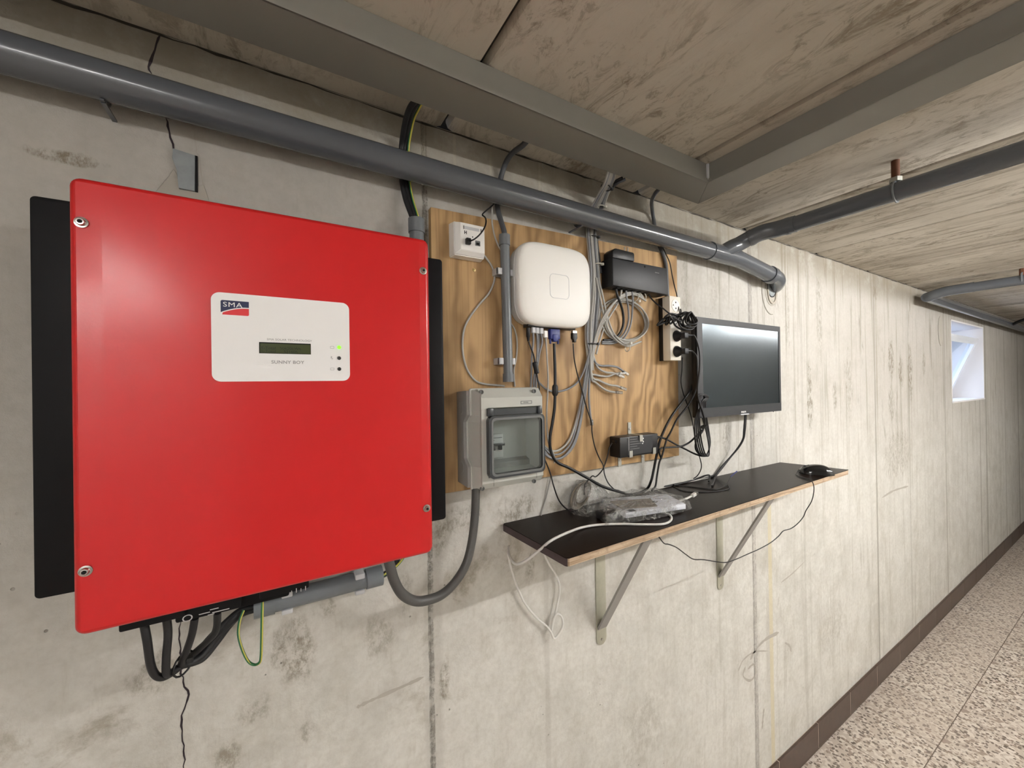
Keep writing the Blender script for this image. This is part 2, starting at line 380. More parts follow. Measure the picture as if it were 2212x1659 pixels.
    def ribbon(s, pts, w, y, mi=0, jit=0):               # flat irregular line lying on the wall
        pts = [Vector(p) for p in pts]; L = []; Rr = []
        for i, p in enumerate(pts):
            a = pts[max(i-1, 0)]; b = pts[min(i+1, len(pts)-1)]; t = (b-a); t.y = 0; t.normalize()
            nn = Vector((-t.z, 0, t.x)); ww = w*(1+random.uniform(-jit, jit))*(.25 if i in (0, len(pts)-1) else 1)
            L.append(s.bm.verts.new((p.x+nn.x*ww, y, p.z+nn.z*ww))); Rr.append(s.bm.verts.new((p.x-nn.x*ww, y, p.z-nn.z*ww)))
        for i in range(len(pts)-1): s.bm.faces.new((L[i], L[i+1], Rr[i+1], Rr[i])).material_index = mi
        return s
    def build(s, name, mats, parent=None, sharp=.6, normals=True):
        if not isinstance(mats, (list, tuple)): mats = [mats]
        if normals: bmesh.ops.recalc_face_normals(s.bm, faces=s.bm.faces)
        sharpen(s.bm, sharp)
        root = None
        if parent is not None:
            q = parent; off = Vector((0, 0, 0))
            while q is not None: off += q.location; q = q.parent
        else:
            xs = [v.co for v in s.bm.verts]
            off = Vector(((min(v.x for v in xs)+max(v.x for v in xs))/2, (min(v.y for v in xs)+max(v.y for v in xs))/2, min(v.z for v in xs)))
            if getattr(s, 'at_origin', False): off = Vector((0, 0, 0))
        for v in s.bm.verts: v.co -= off
        me = bpy.data.meshes.new(name); s.bm.to_mesh(me); s.bm.free()
        for m in mats: me.materials.append(MT[m] if isinstance(m, str) else m)
        o = bpy.data.objects.new(name, me); COL.objects.link(o)
        if parent is not None: o.parent = parent
        else: o.location = off
        return o
def tag(o, label=None, cat=None, group=None, kind=None):
    for k_, v in (('label', label), ('category', cat), ('group', group), ('kind', kind)):
        if v: o[k_] = v
    return o
def thing(name, label, cat, loc, group=None):
    o = bpy.data.objects.new(name, None); COL.objects.link(o); o.location = loc; o.empty_display_size = .02
    return tag(o, label, cat, group)
def smooth(pts, k=6):
    pts = [Vector(p) for p in pts]; q = [pts[0]*2-pts[1]] + pts + [pts[-1]*2-pts[-2]]; out = []
    for i in range(1, len(q)-2):
        p0, p1, p2, p3 = q[i-1:i+3]
        for j in range(k):
            t = j/k
            out.append(.5*((2*p1) + (p2-p0)*t + (2*p0-5*p1+4*p2-p3)*t*t + (3*p1-p0-3*p2+p3)*t**3))
    out.append(pts[-1]); return out
def cable(name, label, pts, r, mat, group=None, parent=None, n=8, k=6, cat='cable'):
    o = MB().tube(smooth(pts, k), r, n).build(name, mat, parent, sharp=1.2)
    if parent is None: tag(o, label, cat, group)
    elif label: tag(o, label)
    return o
def text(name, s, size, loc, mat, parent, sx=1.0, spacing=1.0, thick=.0002, bold=0):
    cu = bpy.data.curves.new(name, 'FONT'); cu.body = s; cu.size = size; cu.extrude = thick; cu.offset = bold
    cu.space_character = spacing; cu.resolution_u = 3
    t = bpy.data.objects.new('tmp', cu); COL.objects.link(t)
    bpy.context.view_layer.update()
    me = bpy.data.meshes.new_from_object(t.evaluated_get(bpy.context.evaluated_depsgraph_get()))
    COL.objects.unlink(t); bpy.data.objects.remove(t)
    q = parent; off = Vector((0, 0, 0))
    while q is not None: off += q.location; q = q.parent
    for v in me.vertices: v.co = Vector((v.co.x*sx, -v.co.z, v.co.y)) + Vector(loc) - off
    me.materials.clear(); me.materials.append(MT[mat]); me.name = name
    o = bpy.data.objects.new(name, me); COL.objects.link(o); o.parent = parent; return o
def rrect(x0, x1, z0, z1, r, n=6):
    out = []
    for cx, cz, a0 in ((x1-r, z1-r, 0), (x0+r, z1-r, PI/2), (x0+r, z0+r, PI), (x1-r, z0+r, 1.5*PI)):
        for i in range(n+1): a = a0+PI/2*i/n; out.append((cx+r*math.cos(a), cz+r*math.sin(a)))
    return out
def superell(cx, cz, hw, hh, e=4.5, n=64):
    out = []
    for i in range(n):
        a = 2*PI*i/n; c, s_ = math.cos(a), math.sin(a)
        out.append((cx + hw*math.copysign(abs(c)**(2/e), c), cz + hh*math.copysign(abs(s_)**(2/e), s_)))
    return out
def ring(mb, outer, inner, y0, y1, mi=0):
    n = len(outer)
    def L(p, y): return [mb.bm.verts.new((a, y, b)) for a, b in p]
    A, B, C, D = L(outer, y0), L(inner, y0), L(inner, y1), L(outer, y1)
    for u, v in ((A, B), (B, C), (C, D), (D, A)):
        for i in range(n): mb.bm.faces.new((u[i], u[(i+1) % n], v[(i+1) % n], v[i])).material_index = mi
    return mb

# ================================================================== the room
CZ = 2.33                      # ceiling height
BX, YW = -.25, -2.15      # corner and face of the opposite corridor wall
X0, X1, Y0 = -2.6, 9.0, -3.6   # room limits
seams = [-2.25, -1.05, .292, 1.645, 2.945, 4.283, 5.52, 6.95, 8.2]
WX0, WX1, WZ0, WZ1 = 4.465, 5.47, 1.528, 2.176
mb = MB(); mb.at_origin = True
g = .0035
edges = [X0] + seams + [X1]
for i in range(len(edges)-1):
    a = edges[i] + (g if i else 0); b = edges[i+1] - (g if i < len(edges)-2 else 0)
    if a < WX0 and b > WX1:
        rects = [(a, WX0, 0, CZ), (WX1, b, 0, CZ), (WX0, WX1, 0, WZ0), (WX0, WX1, WZ1, CZ)]
    else: rects = [(a, b, 0, CZ)]
    for x0, x1, z0, z1 in rects: mb.quad((x0, 0, z0), (x1, 0, z0), (x1, 0, z1), (x0, 0, z1))
for s_ in seams:
    mb.quad((s_-g, 0, 0), (s_, .0018, 0), (s_, .0018, CZ), (s_-g, 0, CZ)); mb.quad((s_, .0018, 0), (s_+g, 0, 0), (s_+g, 0, CZ), (s_, .0018, CZ))
# outer skin and window reveals
mb.quad((X0, .3, 0), (WX0, .3, 0), (WX0, .3, CZ), (X0, .3, CZ)); mb.quad((WX1, .3, 0), (X1, .3, 0), (X1, .3, CZ), (WX1, .3, CZ))
mb.quad((WX0, .3, 0), (WX1, .3, 0), (WX1, .3, WZ0), (WX0, .3, WZ0)); mb.quad((WX0, .3, WZ1), (WX1, .3, WZ1), (WX1, .3, CZ), (WX0, .3, CZ))
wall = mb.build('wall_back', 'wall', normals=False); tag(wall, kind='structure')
for nm, q in (('wall_left', ((X0, Y0, 0), (X0, .3, 0), (X0, .3, CZ), (X0, Y0, CZ))), ('wall_right', ((X1, Y0, 0), (X1, .3, 0), (X1, .3, CZ), (X1, Y0, CZ)))):
    mb = MB(); mb.at_origin = True; x_ = q[0][0]; d_ = -.2 if x_ < 0 else .2
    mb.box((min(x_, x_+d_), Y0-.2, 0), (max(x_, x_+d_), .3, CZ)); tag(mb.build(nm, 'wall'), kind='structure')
# opposite corridor wall, ending beside the camera where the corridor opens into a wider lit bay
mb = MB(); mb.at_origin = True
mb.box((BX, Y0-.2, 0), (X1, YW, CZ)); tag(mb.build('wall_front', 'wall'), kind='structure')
mb = MB(); mb.at_origin = True
mb.box((X0, Y0-.2, 0), (BX, Y0, CZ)); tag(mb.build('wall_far_front', 'plaster'), kind='structure')

# marks on the wall: cracks, scratches
def mark(pts, w, mat, jit=.4, fractal=0, nm='crack'):
    P_ = P(0, pts)
    if fractal:
        Q = [P_[0]]
        for a, b in zip(P_, P_[1:]):
            n = max(2, int((b-a).length/.008))
            for i in range(1, n+1):
                c = a.lerp(b, i/n)
                if i < n: c += Vector((random.uniform(-1, 1)*fractal, 0, random.uniform(-1, 1)*fractal*.5))
                Q.append(c)
        P_ = Q
    else: P_ = smooth(P_, 5)
    return MB().ribbon(P_, w, -.0006, jit=jit).build(nm, mat, wall)
mark([(348, 72), (338, 95), (330, 120), (321, 145), (328, 160)], .0018, 'crack', fractal=.0015)
mark([(357, 252), (366, 285), (374, 312), (378, 332)], .0014, 'crack', fractal=.0015)
mark([(392, 1340), (388, 1370), (392, 1430), (390, 1455), (408, 1500), (402, 1520), (392, 1545), (394, 1600), (398, 1664)], .0012, 'crack', fractal=.0022)
mark([(417, 262), (424, 330), (432, 340), (438, 395), (450, 430)], .0008, 'scuff', fractal=.001, nm='hairline_crack')
mark([(770, 1528), (790, 1518), (830, 1500), (880, 1478), (915, 1462)], .0035, 'scuff', nm='scratch')
mark([(1682, 1366), (1655, 1380), (1635, 1400), (1620, 1425)], .006, 'scuff', nm='scratch')
mark([(1610, 1440), (1605, 1460), (1620, 1470), (1632, 1455), (1628, 1435), (1615, 1445)], .004, 'scuff', nm='scratch')
mark([(1594, 1450), (1606, 1425), (1630, 1408), (1660, 1406)], .003, 'scuff', nm='scratch')
mark([(1687, 1258), (1710, 1240), (1738, 1213)], .003, 'scuff', nm='scratch')
mark([(1695, 1388), (1705, 1395), (1709, 1408)], .005, 'scuff', nm='scratch')
mark([(1650, 1530), (1648, 1550), (1646, 1575)], .006, 'scuff', nm='scratch')
mark([(1905, 1075), (1930, 1060), (1962, 1050)], .006, 'scuff', nm='stain')
mb = MB(); c = W(2031, 715, 0)
mb.prism([(c.x+.055*math.cos(t), c.z+.11*math.sin(t)) for t in [2*PI*i/20 for i in range(20)]], 'y', -.004, 0, .002)
mb.build('mortar_patch', 'mortar', wall)

# ceiling: backing plate and the precast slabs
mb = MB(); mb.at_origin = True; mb.box((X0, Y0, CZ+.022), (X1, .3, CZ+.12)); ceil = mb.build('ceiling', 'groove'); tag(ceil, kind='structure')
js = [X0] + [.345 - .655*k for k in range(4, 0, -1)] + [.345, 1.0] + [1.0+.62*k for k in range(1, 13)]
js = [j for j in js if j < X1-.1] + [X1]
for i in range(len(js)-1):
    a, b = js[i]+.004, js[i+1]-.004; c_ = .016
    MB().prism([(a, CZ+.06), (a, CZ+c_), (a+c_*.3, CZ+c_*.3), (a+c_, CZ), (b-c_, CZ), (b-c_*.3, CZ+c_*.3), (b, CZ+c_), (b, CZ+.06)], 'y', Y0+.001, -.001).build('slab', 'ceil', ceil)
# dark ragged joint where slabs meet the wall
mb = MB()
pp = [Vector((X0+.05+i*.03, 0, CZ-.0025+random.uniform(-.0016, .0016))) for i in range(int((X1-X0-.1)/.03))]
mb.ribbon(pp, .0016, -.0008, jit=.8).build('ceiling_joint', 'groove', wall)

# floor: bed and terrazzo tiles
mb = MB(); mb.at_origin = True; mb.box((X0, Y0, -.10), (X1, .3, -.0025)); floor = mb.build('floor', 'floor_joint'); tag(floor, kind='structure')
me_t = {}
TX, TY = 2.965, -.295; TS = .33
k_ = 0
for iy in range(-5, 1):
    y0 = TY + TS*iy; y1 = min(y0+TS, -.012)
    if iy == 1: continue
    for ix in range(-6, 18):
        x0 = TX + TS*ix
        if x0 > 8.6 or (iy < -1 and ix > 8): continue
        if iy == 0: y1 = -.012
        key = (iy == 0)
        if key not in me_t:
            o = MB(); o.box((x0+.0016, y0+.0016, -.02), (x0+TS-.0016, y1-.0016, 0), .0016, 1)
            ob = o.build('tile', 'terrazzo', floor); me_t[key] = (ob.data, x0, y0, ob)
        else:
            d_, bx, by, ob0 = me_t[key]
            ob = ob0.copy(); COL.objects.link(ob); ob.location = (x0-bx, y0-by, random.uniform(-.0006, 0))
mb = MB(); mb.at_origin = True; mb.box((X0, Y0, -.02), (TX-TS*6-.002, -.001, -.0012)); mb.box((8.58+TS, Y0, -.02), (X1, 0, -.0012)); mb.box((TX-TS*6, Y0, -.02), (8.9, TY-5*TS-.002, -.0012))
mb.build('floor_screed', 'terrazzo', floor)

# skirting tiles
mb = MB(); mb.at_origin = True; mb.box((X0, -.0117, 0), (X1, 0, .113)); skirt = mb.build('baseboard_back', 'grout'); tag(skirt, kind='structure')
first = None; x_ = 1.798-.356*12
while x_ < X1-.4:
    if first is None: first = MB().box((x_+.0018, -.0125, 0), (x_+.356-.0018, -.002, .115), .0015, 1).build('tile', 'skirt', skirt); fx = x_
    else: o = first.copy(); COL.objects.link(o); o.location.x = x_-fx; o.location.z = random.uniform(-.001, .001)
    x_ += .356

# window in the back wall
wn = bpy.data.objects.new('window_1', None); COL.objects.link(wn); wn.location = (WX0, .15, WZ0); tag(wn, kind='structure')
mb = MB(); t_ = .012
mb.box((WX0, -.001, WZ0), (WX0+t_, .3, WZ1)); mb.box((WX1-t_, -.001, WZ0), (WX1, .3, WZ1)); mb.box((WX0, -.001, WZ1-t_), (WX1, .3, WZ1)); mb.box((WX0, -.004, WZ0), (WX1, .3, WZ0+t_))
mb.build('reveal', 'plaster', wn)
a0, a1, b0, b1 = WX0+t_, WX1-t_, WZ0+t_, WZ1-t_; fr = .045
mb = MB(); ring(mb, [(a0, b0), (a1, b0), (a1, b1), (a0, b1)], [(a0+fr, b0+fr), (a1-fr, b0+fr), (a1-fr, b1-fr), (a0+fr, b1-fr)], .23, .29)
mb.build('window_frame', 'frame', wn)
# hopper sash hinged at the bottom, leaning into the room
ang = math.radians(20); H = Vector((0, .24, b0+fr)); R_ = Matrix.Rotation(ang, 3, 'X')
def sash(p): v = Vector((0, p[1], p[2])); v = R_ @ v; return Vector((p[0], v.y+H.y, v.z+H.z))
hh = b1-b0-2*fr; sx0, sx1 = a0+fr*.6, a1-fr*.6; sw = .055
mb = MB()
for (u0, u1, v0, v1) in ((sx0, sx1, 0, sw), (sx0, sx1, hh-sw, hh), (sx0, sx0+sw, sw, hh-sw), (sx1-sw, sx1, sw, hh-sw)):
    t = bmesh.new(); bmesh.ops.create_cube(t, size=1)
    for v in t.verts: v.co = sash(((u0+u1)/2+v.co.x*(u1-u0), -.02+v.co.y*.04, (v0+v1)/2+v.co.z*(v1-v0)))
    mb.merge(t)
mb.build('sash', 'frame', wn)
mb = MB(); mb.quad(sash((sx0+sw, -.02, sw)), sash((sx1-sw, -.02, sw)), sash((sx1-sw, -.02, hh-sw)), sash((sx0+sw, -.02, hh-sw))); mb.build('pane', 'wglass', wn)
# light shaft outside the window
mb = MB(); mb.at_origin = True
mb.box((WX0-.2, 1.1, .9), (WX1+.2, 1.2, 2.2)); mb.box((WX0-.3, .3, .8), (WX1+.3, 1.2, .9)); mb.box((WX0-.3, .3, .9), (WX0-.2, 1.2, 2.2)); mb.box((WX1+.2, .3, .9), (WX1+.3, 1.2, 2.2))
tag(mb.build('trim_1', 'plaster'), kind='structure')

# ================================================================== luminaires (outside the view, on the ceiling)
def luminaire(x, y, L, label, along='x', tube='tube'):
    t = thing('fluorescent_light', label, 'ceiling light', (x, y, CZ), 'ceiling tube lights')
    def pt(u, v, z): return (x+u, y+v, z) if along == 'x' else (x+v, y+u, z)
    MB().box(pt(0, -.04, CZ-.035), pt(L, .04, CZ-.002), .004).build('housing', 'lamp', t)
    MB().box(pt(0, -.015, CZ-.065), pt(.02, .015, CZ-.03)).build('lamp_holder', 'lamp', t)
    MB().box(pt(L-.02, -.015, CZ-.065), pt(L, .015, CZ-.03)).build('lamp_holder', 'lamp', t)
    MB().cyl(pt(.02, 0, CZ-.052), pt(L-.02, 0, CZ-.052), .013, 12).build('tube', tube, t)
luminaire(1.50, -1.62, 1.45, 'white tube light on the corridor ceiling just right of the camera')
luminaire(3.05, -1.62, 1.45, 'white tube light in the middle of the corridor ceiling', 'x', 'tube_dim')
luminaire(4.60, -1.62, 1.45, 'white tube light farthest along the corridor ceiling', 'x', 'tube_old')
luminaire(-.66, -3.1, 1.45, 'white tube light crosswise in the wider bay left of the camera', 'y', 'tube_dim')
luminaire(-2.35, -2.95, 1.45, 'added white fill tube light lengthwise at the back of the wider bay', 'x', 'tube_fill')  # unseen extra tube, added to brighten the lower left of the wall

# ================================================================== cable duct on the ceiling
DB = 2.276
dl = thing('cable_duct', 'grey ceiling cable duct running along the wall above the pipe', 'cable duct', (-1, -.17, DB), 'grey ceiling ducts')
ya, yb = -.127, -.22; xa, xb = 1.037, 1.131
# long arm with mitred end
def mitre(y): return xa + (y-yb)*((xb-xa)/(ya-yb))
mb = MB()
z0, z1 = DB, CZ
def arm(mb, y0, y1, z0, z1):
    A = [(X0+.01, y0, z0), (mitre(y0)-.0006, y0, z0), (mitre(y1)-.0006, y1, z0), (X0+.01, y1, z0)]
    B = [(p[0], p[1], z1) for p in A]
    mb.loops([A, B])
arm(mb, yb+.002, ya, z0+.002, z1-.0005); mb.build('duct_body', 'duct', dl)
mb = MB(); arm(mb, yb, ya+.001, z0, z0+.004); arm(mb, yb-.0015, yb+.0012, z0, z0+.011); mb.build('duct_lid', 'duct', dl)
d2 = thing('cable_duct', 'grey ceiling cable duct turning away from the wall toward the viewer', 'cable duct', (1.08, -.3, DB), 'grey ceiling ducts')
def imitre(x): return yb + (x-xa)*((ya-yb)/(xb-xa))
def arm2(mb, x0, x1, z0, z1):
    A = [(x0, YW+.005, z0), (x1, YW+.005, z0), (x1, imitre(x1)-.0006, z0), (x0, imitre(x0)-.0006, z0)]
    B = [(p[0], p[1], z1) for p in A]; mb.loops([A, B])
mb = MB(); arm2(mb, xa+.002, xb, z0+.002, z1-.0005); mb.build('duct_body', 'duct', d2)
mb = MB(); arm2(mb, xa, xb+.001, z0, z0+.004); arm2(mb, xa-.0015, xa+.0012, z0, z0+.011); mb.build('duct_lid', 'duct', d2)
MB().box((xa-.0035, yb-.0035, z0+.008), (xa+.006, yb+.006, z1-.001), .002).build('corner_trim', 'clip', dl)

# ================================================================== grey drain pipe along the wall
PR = .028; PO = .052
def pz(x): return 2.1935 - .0085*(x+.35)
def pc(x, o=PO): return Vector((x, -o, pz(x)))
dp = thing('drain_pipe', 'long grey drain pipe running along the wall under the duct', 'pipe', (.6, -PO, 2.15))
MB().cyl(pc(X0+.01), pc(1.46), PR, 40).build('pipe_run', 'pipe', dp)
# wye fitting and elbow into the wall
ex = 1.66
MB().tube([pc(1.30), pc(1.47)], PR+.0028, 40).build('pipe_socket', 'pipe', dp)
br = smooth([pc(1.37), pc(1.40)+Vector((0, -.02, .022)), Vector((1.43, -.085, 2.215)), Vector((1.455, -.12, 2.236))], 5)
MB().tube(br, .0265, 24).build('branch_socket', 'pipe', dp)
MB().tube(smooth([pc(1.47), W(1608, 566, .052), W(1640, 582, .053), W(1664, 594, .056)], 8), PR+.0015, 32).build('elbow', 'pipe', dp)
MB().tube([W(1660, 592, .056), W(1668, 596, .056)], PR+.005, 32).build('pipe_socket', 'pipe', dp)
MB().tube(smooth([W(1664, 594, .056), W(1678, 600, .050), W(1681, 610, .034), W(1675, 619, .004), W(1668, 622, -.03)], 8), PR-.001, 32).build('elbow', 'pipe', dp)
for cx in (-.225, .72):
    q = thing('pipe_clamp', 'grey hook clamp holding the drain pipe %s' % ('above the red inverter' if cx < 0 else 'above the white access box'), 'pipe clamp', (cx, -.03, pz(cx)-.03), 'hook clamps on the drain pipe')
    mb = MB(); arc = [pc(cx)+Vector((0, math.sin(a)*(PR+.003)*-1, -math.cos(a)*(PR+.003))) for a in [math.radians(d) for d in range(-75, 6, 8)]]
    for a, b in zip(arc, arc[1:]): mb.box((min(a.x, b.x)-.0025, min(a.y, b.y)-.0012, min(a.z, b.z)-.0012), (max(a.x, b.x)+.0025, max(a.y, b.y)+.0012, max(a.z, b.z)+.0012))
    mb.build('clamp_hook', 'pipe', q); MB().box((cx-.003, -.05, pz(cx)-PR-.005), (cx+.003, 0, pz(cx)-PR-.002)).build('clamp_foot', 'pipe', q)
# cast-in hole and mortar around the elbow
hc = W(1666, 626, 0)
MB().prism([(hc.x+.052*math.cos(t), hc.z-.004+.066*math.sin(t)) for t in [2*PI*i/28 for i in range(28)]], 'y', -.0015, .0).build('mortar_patch', 'mortar', wall)
MB().prism([(hc.x+.036*math.cos(t), hc.z+.012+.045*math.sin(t)) for t in [2*PI*i/28 for i in range(28)]], 'y', -.0035, -.0012).build('pipe_hole', 'hole', wall)
MB().prism([(hc.x-.004+.031*math.cos(t), hc.z+.010+.040*math.sin(t)) for t in [2*PI*i/28 for i in range(28)]], 'y', -.0045, -.003).build('hole_lining', 'stub', wall)
mb = MB()
mb.tube([Vector((hc.x+.036*math.cos(t)*(1+.05*math.sin(5*t)), -.004, hc.z-.002+.056*math.sin(t))) for t in [PI*(1.0+i/14) for i in range(15)]], .0035, 6); mb.build('mortar_ridge', 'mortar_light', wall)
mb = MB()
mb.tube([Vector((hc.x-.005+.072*math.cos(t), -.001, hc.z-.006+.10*math.sin(t))) for t in [PI*(.80+i/16) for i in range(13)]], .0022, 6); mb.build('mortar_ridge', 'mortar', wall)

# second pipe from the wye toward the viewer
p2 = thing('branch_pipe', 'thinner grey pipe branching from the wye toward the viewer below the ceiling', 'pipe', (1.49, -.5, 2.22))
X2 = 1.488
pts2 = smooth([Vector((1.445, -.108, 2.226)), Vector((1.462, -.145, 2.240)), Vector((X2-.006, -.185, 2.243)), Vector((X2, -.24, 2.243))], 6)
MB().tube(pts2, .0275, 28).build('elbow', 'pipe', p2)
MB().cyl((X2, -.22, 2.243), (X2+.01, YW+.01, 2.243), .0255, 28).build('pipe_run', 'pipe', p2)
MB().tube([(X2-.001, -.212, 2.243), (X2, -.222, 2.243)], .0288, 28).build('pipe_socket', 'pipe', p2)
MB().tube([(1.447, -.112, 2.228), (1.452, -.122, 2.233)], .0290, 28).build('pipe_socket', 'pipe', p2)
rt = thing('rod_hanger', 'rusted threaded rod hanging the branch pipe from the ceiling', 'pipe hanger', (X2, -.485, 2.27))
MB().cyl((X2+.001, -.487, 2.275), (X2+.001, -.487, CZ), .0095, 12).build('rod', 'rust', rt)
mb = MB(); mb.cyl((X2+.001, -.487, 2.270), (X2+.001, -.487, 2.282), .014, 6); mb.build('nut', 'galv', rt)
MB().tube([Vector((X2+.001+.028*math.cos(a), -.487, 2.243+.028*math.sin(a))) for a in [2*PI*i/28 for i in range(28)]], .0028, 6, closed=True).build('ring_clamp', 'conduit', rt)

# far pipes
f1 = thing('far_drain_pipe', 'grey pipe running along the far wall above the window', 'pipe', (5, -.07, 2.2))
a = W(2003, 657, .07); b = W(2214, 748, .07)
a = Vector((a.x, -.07, 2.245)); b = Vector((8.8, -.07, 2.215))
MB().cyl(a, b, .030, 20).build('pipe_run', 'pipe', f1)
f2 = thing('far_branch_pipe', 'grey pipe crossing below the ceiling near the window', 'pipe', (a.x, -.5, 2.2))
MB().tube(smooth([a+Vector((.02, 0, 0)), a+Vector((0.005, -.03, .01)), a+Vector((0, -.09, .02)), a+Vector((0, -.2, .022))], 5), .030, 20).build('elbow', 'pipe', f2)
MB().cyl(a+Vector((0, -.18, .021)), (a.x, YW+.02, 2.27), .028, 20).build('pipe_run', 'pipe', f2)
f3 = thing('rod_hanger', 'dark red hanger rod on the far branch pipe', 'pipe hanger', (a.x, -.55, 2.28))
q = Xp(2209, 612, a.x)
MB().cyl((a.x, q.y, 2.27), (a.x, q.y, CZ), .012, 10).build('rod', 'rust', f3)
MB().tube([Vector((a.x+.031*math.cos(t), q.y, 2.277+.031*math.sin(t))) for t in [2*PI*i/20 for i in range(20)]], .004, 6, closed=True).build('ring_clamp', 'conduit', f3)
f4 = cable('curved_far_pipe', 'short dark curved pipe above the far end of the wall pipe', [Vector((6.0, -.10, 2.225)), Vector((5.95, -.16, 2.25)), Vector((5.9, -.26, 2.275)), Vector((5.88, -.4, 2.29))], .014, 'black', cat='pipe')

# ================================================================== red inverter
RX0, RX1, RZ0, RZ1, RY = -.2237, .2425, 1.4125, 1.9915, .18
inv = thing('solar_inverter', 'large red and black solar inverter mounted on the concrete wall', 'solar inverter', (0, -.09, RZ0))
def shell(x0, x1, z0, z1, y_back, y_front, r, rc):
    rings = []
    n = 8
    rings.append([(a, -y_back, b) for a, b in rrect(x0, x1, z0, z1, rc)])
    for i in range(n+1):
        t = PI/2*i/n; ins = r*(1-math.cos(t)); yy = y_front - r + r*math.sin(t)
        rings.append([(a, -yy, b) for a, b in rrect(x0+ins, x1-ins, z0+ins, z1-ins, max(rc-ins*.6, .002))])
    return rings
cv = MB(); cv.loops(shell(RX0, RX1, RZ0, RZ1, .128, RY-.0012, .009, .012))
# broad raised centre panel, edges bent back slightly along both sides
def panel(x0, x1, y0, y1): return [cv.bm.verts.new(p) for p in ((x0, -y0, RZ0+.004), (x1, -y1, RZ0+.004), (x1, -y1, RZ1-.004), (x0, -y0, RZ1-.004))]
rx_ = [RX0+.0075, RX0+.031, RX1-.020, RX1-.0075]; ry_ = [RY-.0009, RY, RY, RY-.0009]
F_ = [[cv.bm.verts.new((x, -y, z)) for x, y in zip(rx_, ry_)] for z in (RZ0+.0075, RZ1-.0075)]
for i in range(3): cv.bm.faces.new((F_[0][i], F_[0][i+1], F_[1][i+1], F_[1][i]))
cv.build('cover', 'red', inv, sharp=.02)
MB().box((-.205, -.128, 1.43), (.222, -.03, 1.972), .004).build('body', 'blackm', inv)
for sx in (-1, 1):
    x0, x1 = ((-.276, -.15) if sx < 0 else (.17, .289))
    MB().prism(rrect(x0, x1, 1.4505, 1.977, .006), 'y', -.122, -.117, .0012).build('side_plate', 'blackm', inv)
    mb = MB()
    for i in range(5):
        xx = (-.206-.012*i) if sx < 0 else (.223+.012*i)
        mb.box((xx-.0015, -.117, 1.46), (xx+.0015, -.055, 1.967))
    tag(mb.build('heat_sink_fins', 'blackm', inv), kind='stuff')
MB().box((-.12, -.03, 1.5), (.12, 0, 1.9)).build('wall_mount', 'galv', inv)
for px, py in ((175, 480), (914, 585), (184, 1234), (922, 1098)):
    c = W(px, py, RY+.001); c.y = -RY
    sc = MB().lathe([(0, .0066), (.0009, .0068), (.0013, .0048)], c, (0, -1, 0), 24).build('washer', 'steel', inv)
    MB().lathe([(.0010, .0046), (.0042, .0045), (.0052, .0038), (.0053, .0025), (.0036, .0024)], c, (0, -1, 0), 20).build('bolt_head', 'steel', sc)
    MB().lathe([(.0037, .0024), (.0055, .0024)], c, (0, -1, 0), 6).build('hex_socket', 'hole', sc)
# front label with display
LX0, LX1, LZ0, LZ1 = -.0815, .1022, 1.7312, 1.8597
lb = MB(); lb.prism(rrect(LX0, LX1, LZ0, LZ1, .011, 8), 'y', -RY-.0012, -RY+.001); lb = lb.build('front_label', 'label', inv)
yl = -RY-.0013
def L2(px, py): v = W(px, py, RY); return v.x, v.z
def ll(u, v):   # crop coordinates (2212x1454 over 350x230 px at 430,610)
    return L2(430+u/6.32, 610+v/6.32)
x0, z1 = ll(295, 240); x1, z0 = ll(683, 462)
# logo: navy field with a rising arc, red below
N_ = 14
def arc_z(t): return z0 + (z1-z0)*(.10 + .42*math.sin(PI/2*min(1, t*1.08))**.9*1.0)
top = [(x0, z1-.0015), (x0+.0015, z1), (x1, z1)]
navy = [(x0, z0+(z1-z0)*.15)] + [(x0+(x1-x0)*i/N_, arc_z(i/N_)+(z1-z0)*.055) for i in range(1, N_+1)] + [(x1, z1), (x0+.0015, z1), (x0, z1-.0015)]
MB().prism(navy, 'y', yl-.0002, yl).build('logo_field', 'navy', lb)
redp = [(x0+(x1-x0)*.05, z0)] + [(x0+(x1-x0)*i/N_, arc_z(i/N_)-(z1-z0)*.02) for i in range(1, N_+1)] + [(x1, z0+.0012), (x1-.0012, z0)]
MB().prism(redp, 'y', yl-.0002, yl).build('logo_band', 'logored', lb)
tx, tz = ll(325, 330); text('logo_letters', 'SMA', .0098, (tx, yl-.0003, tz), 'label', lb, sx=1.18, spacing=1.12, bold=0)
tx, tz = ll(925, 790); text('lettering', 'SMA SOLAR TECHNOLOGY', .0042, (tx, yl, tz), 'grprint', lb, sx=1.18, spacing=1.0)
tx, tz = ll(985, 1108); text('lettering', 'SUNNY BOY', .0068, (tx, yl, tz), 'grprint', lb, sx=1.12, spacing=1.05, bold=.0001)
x0, z1 = ll(820, 815); x1, z0 = ll(1526, 985)
MB().box((x0, yl-.0004, z0), (x1, yl+.0004, z1)).build('display_bezel', 'hole', lb)
dsp = MB().box((x0+.0012, yl-.0007, z0+.0008), (x1-.0008, yl, z1-.0018)).build('display', 'lcd', lb)
dsp.parent = lb
text('display_text', 'E-Total   50620kWh', .0060, (x0+.0025, yl-.0009, z0+.0062), 'lcdtext', lb, sx=1.08, spacing=.98)
text('display_text', 'h-Total      52160h', .0060, (x0+.0025, yl-.0009, z0+.0012), 'lcdtext', lb, sx=1.08, spacing=.98)
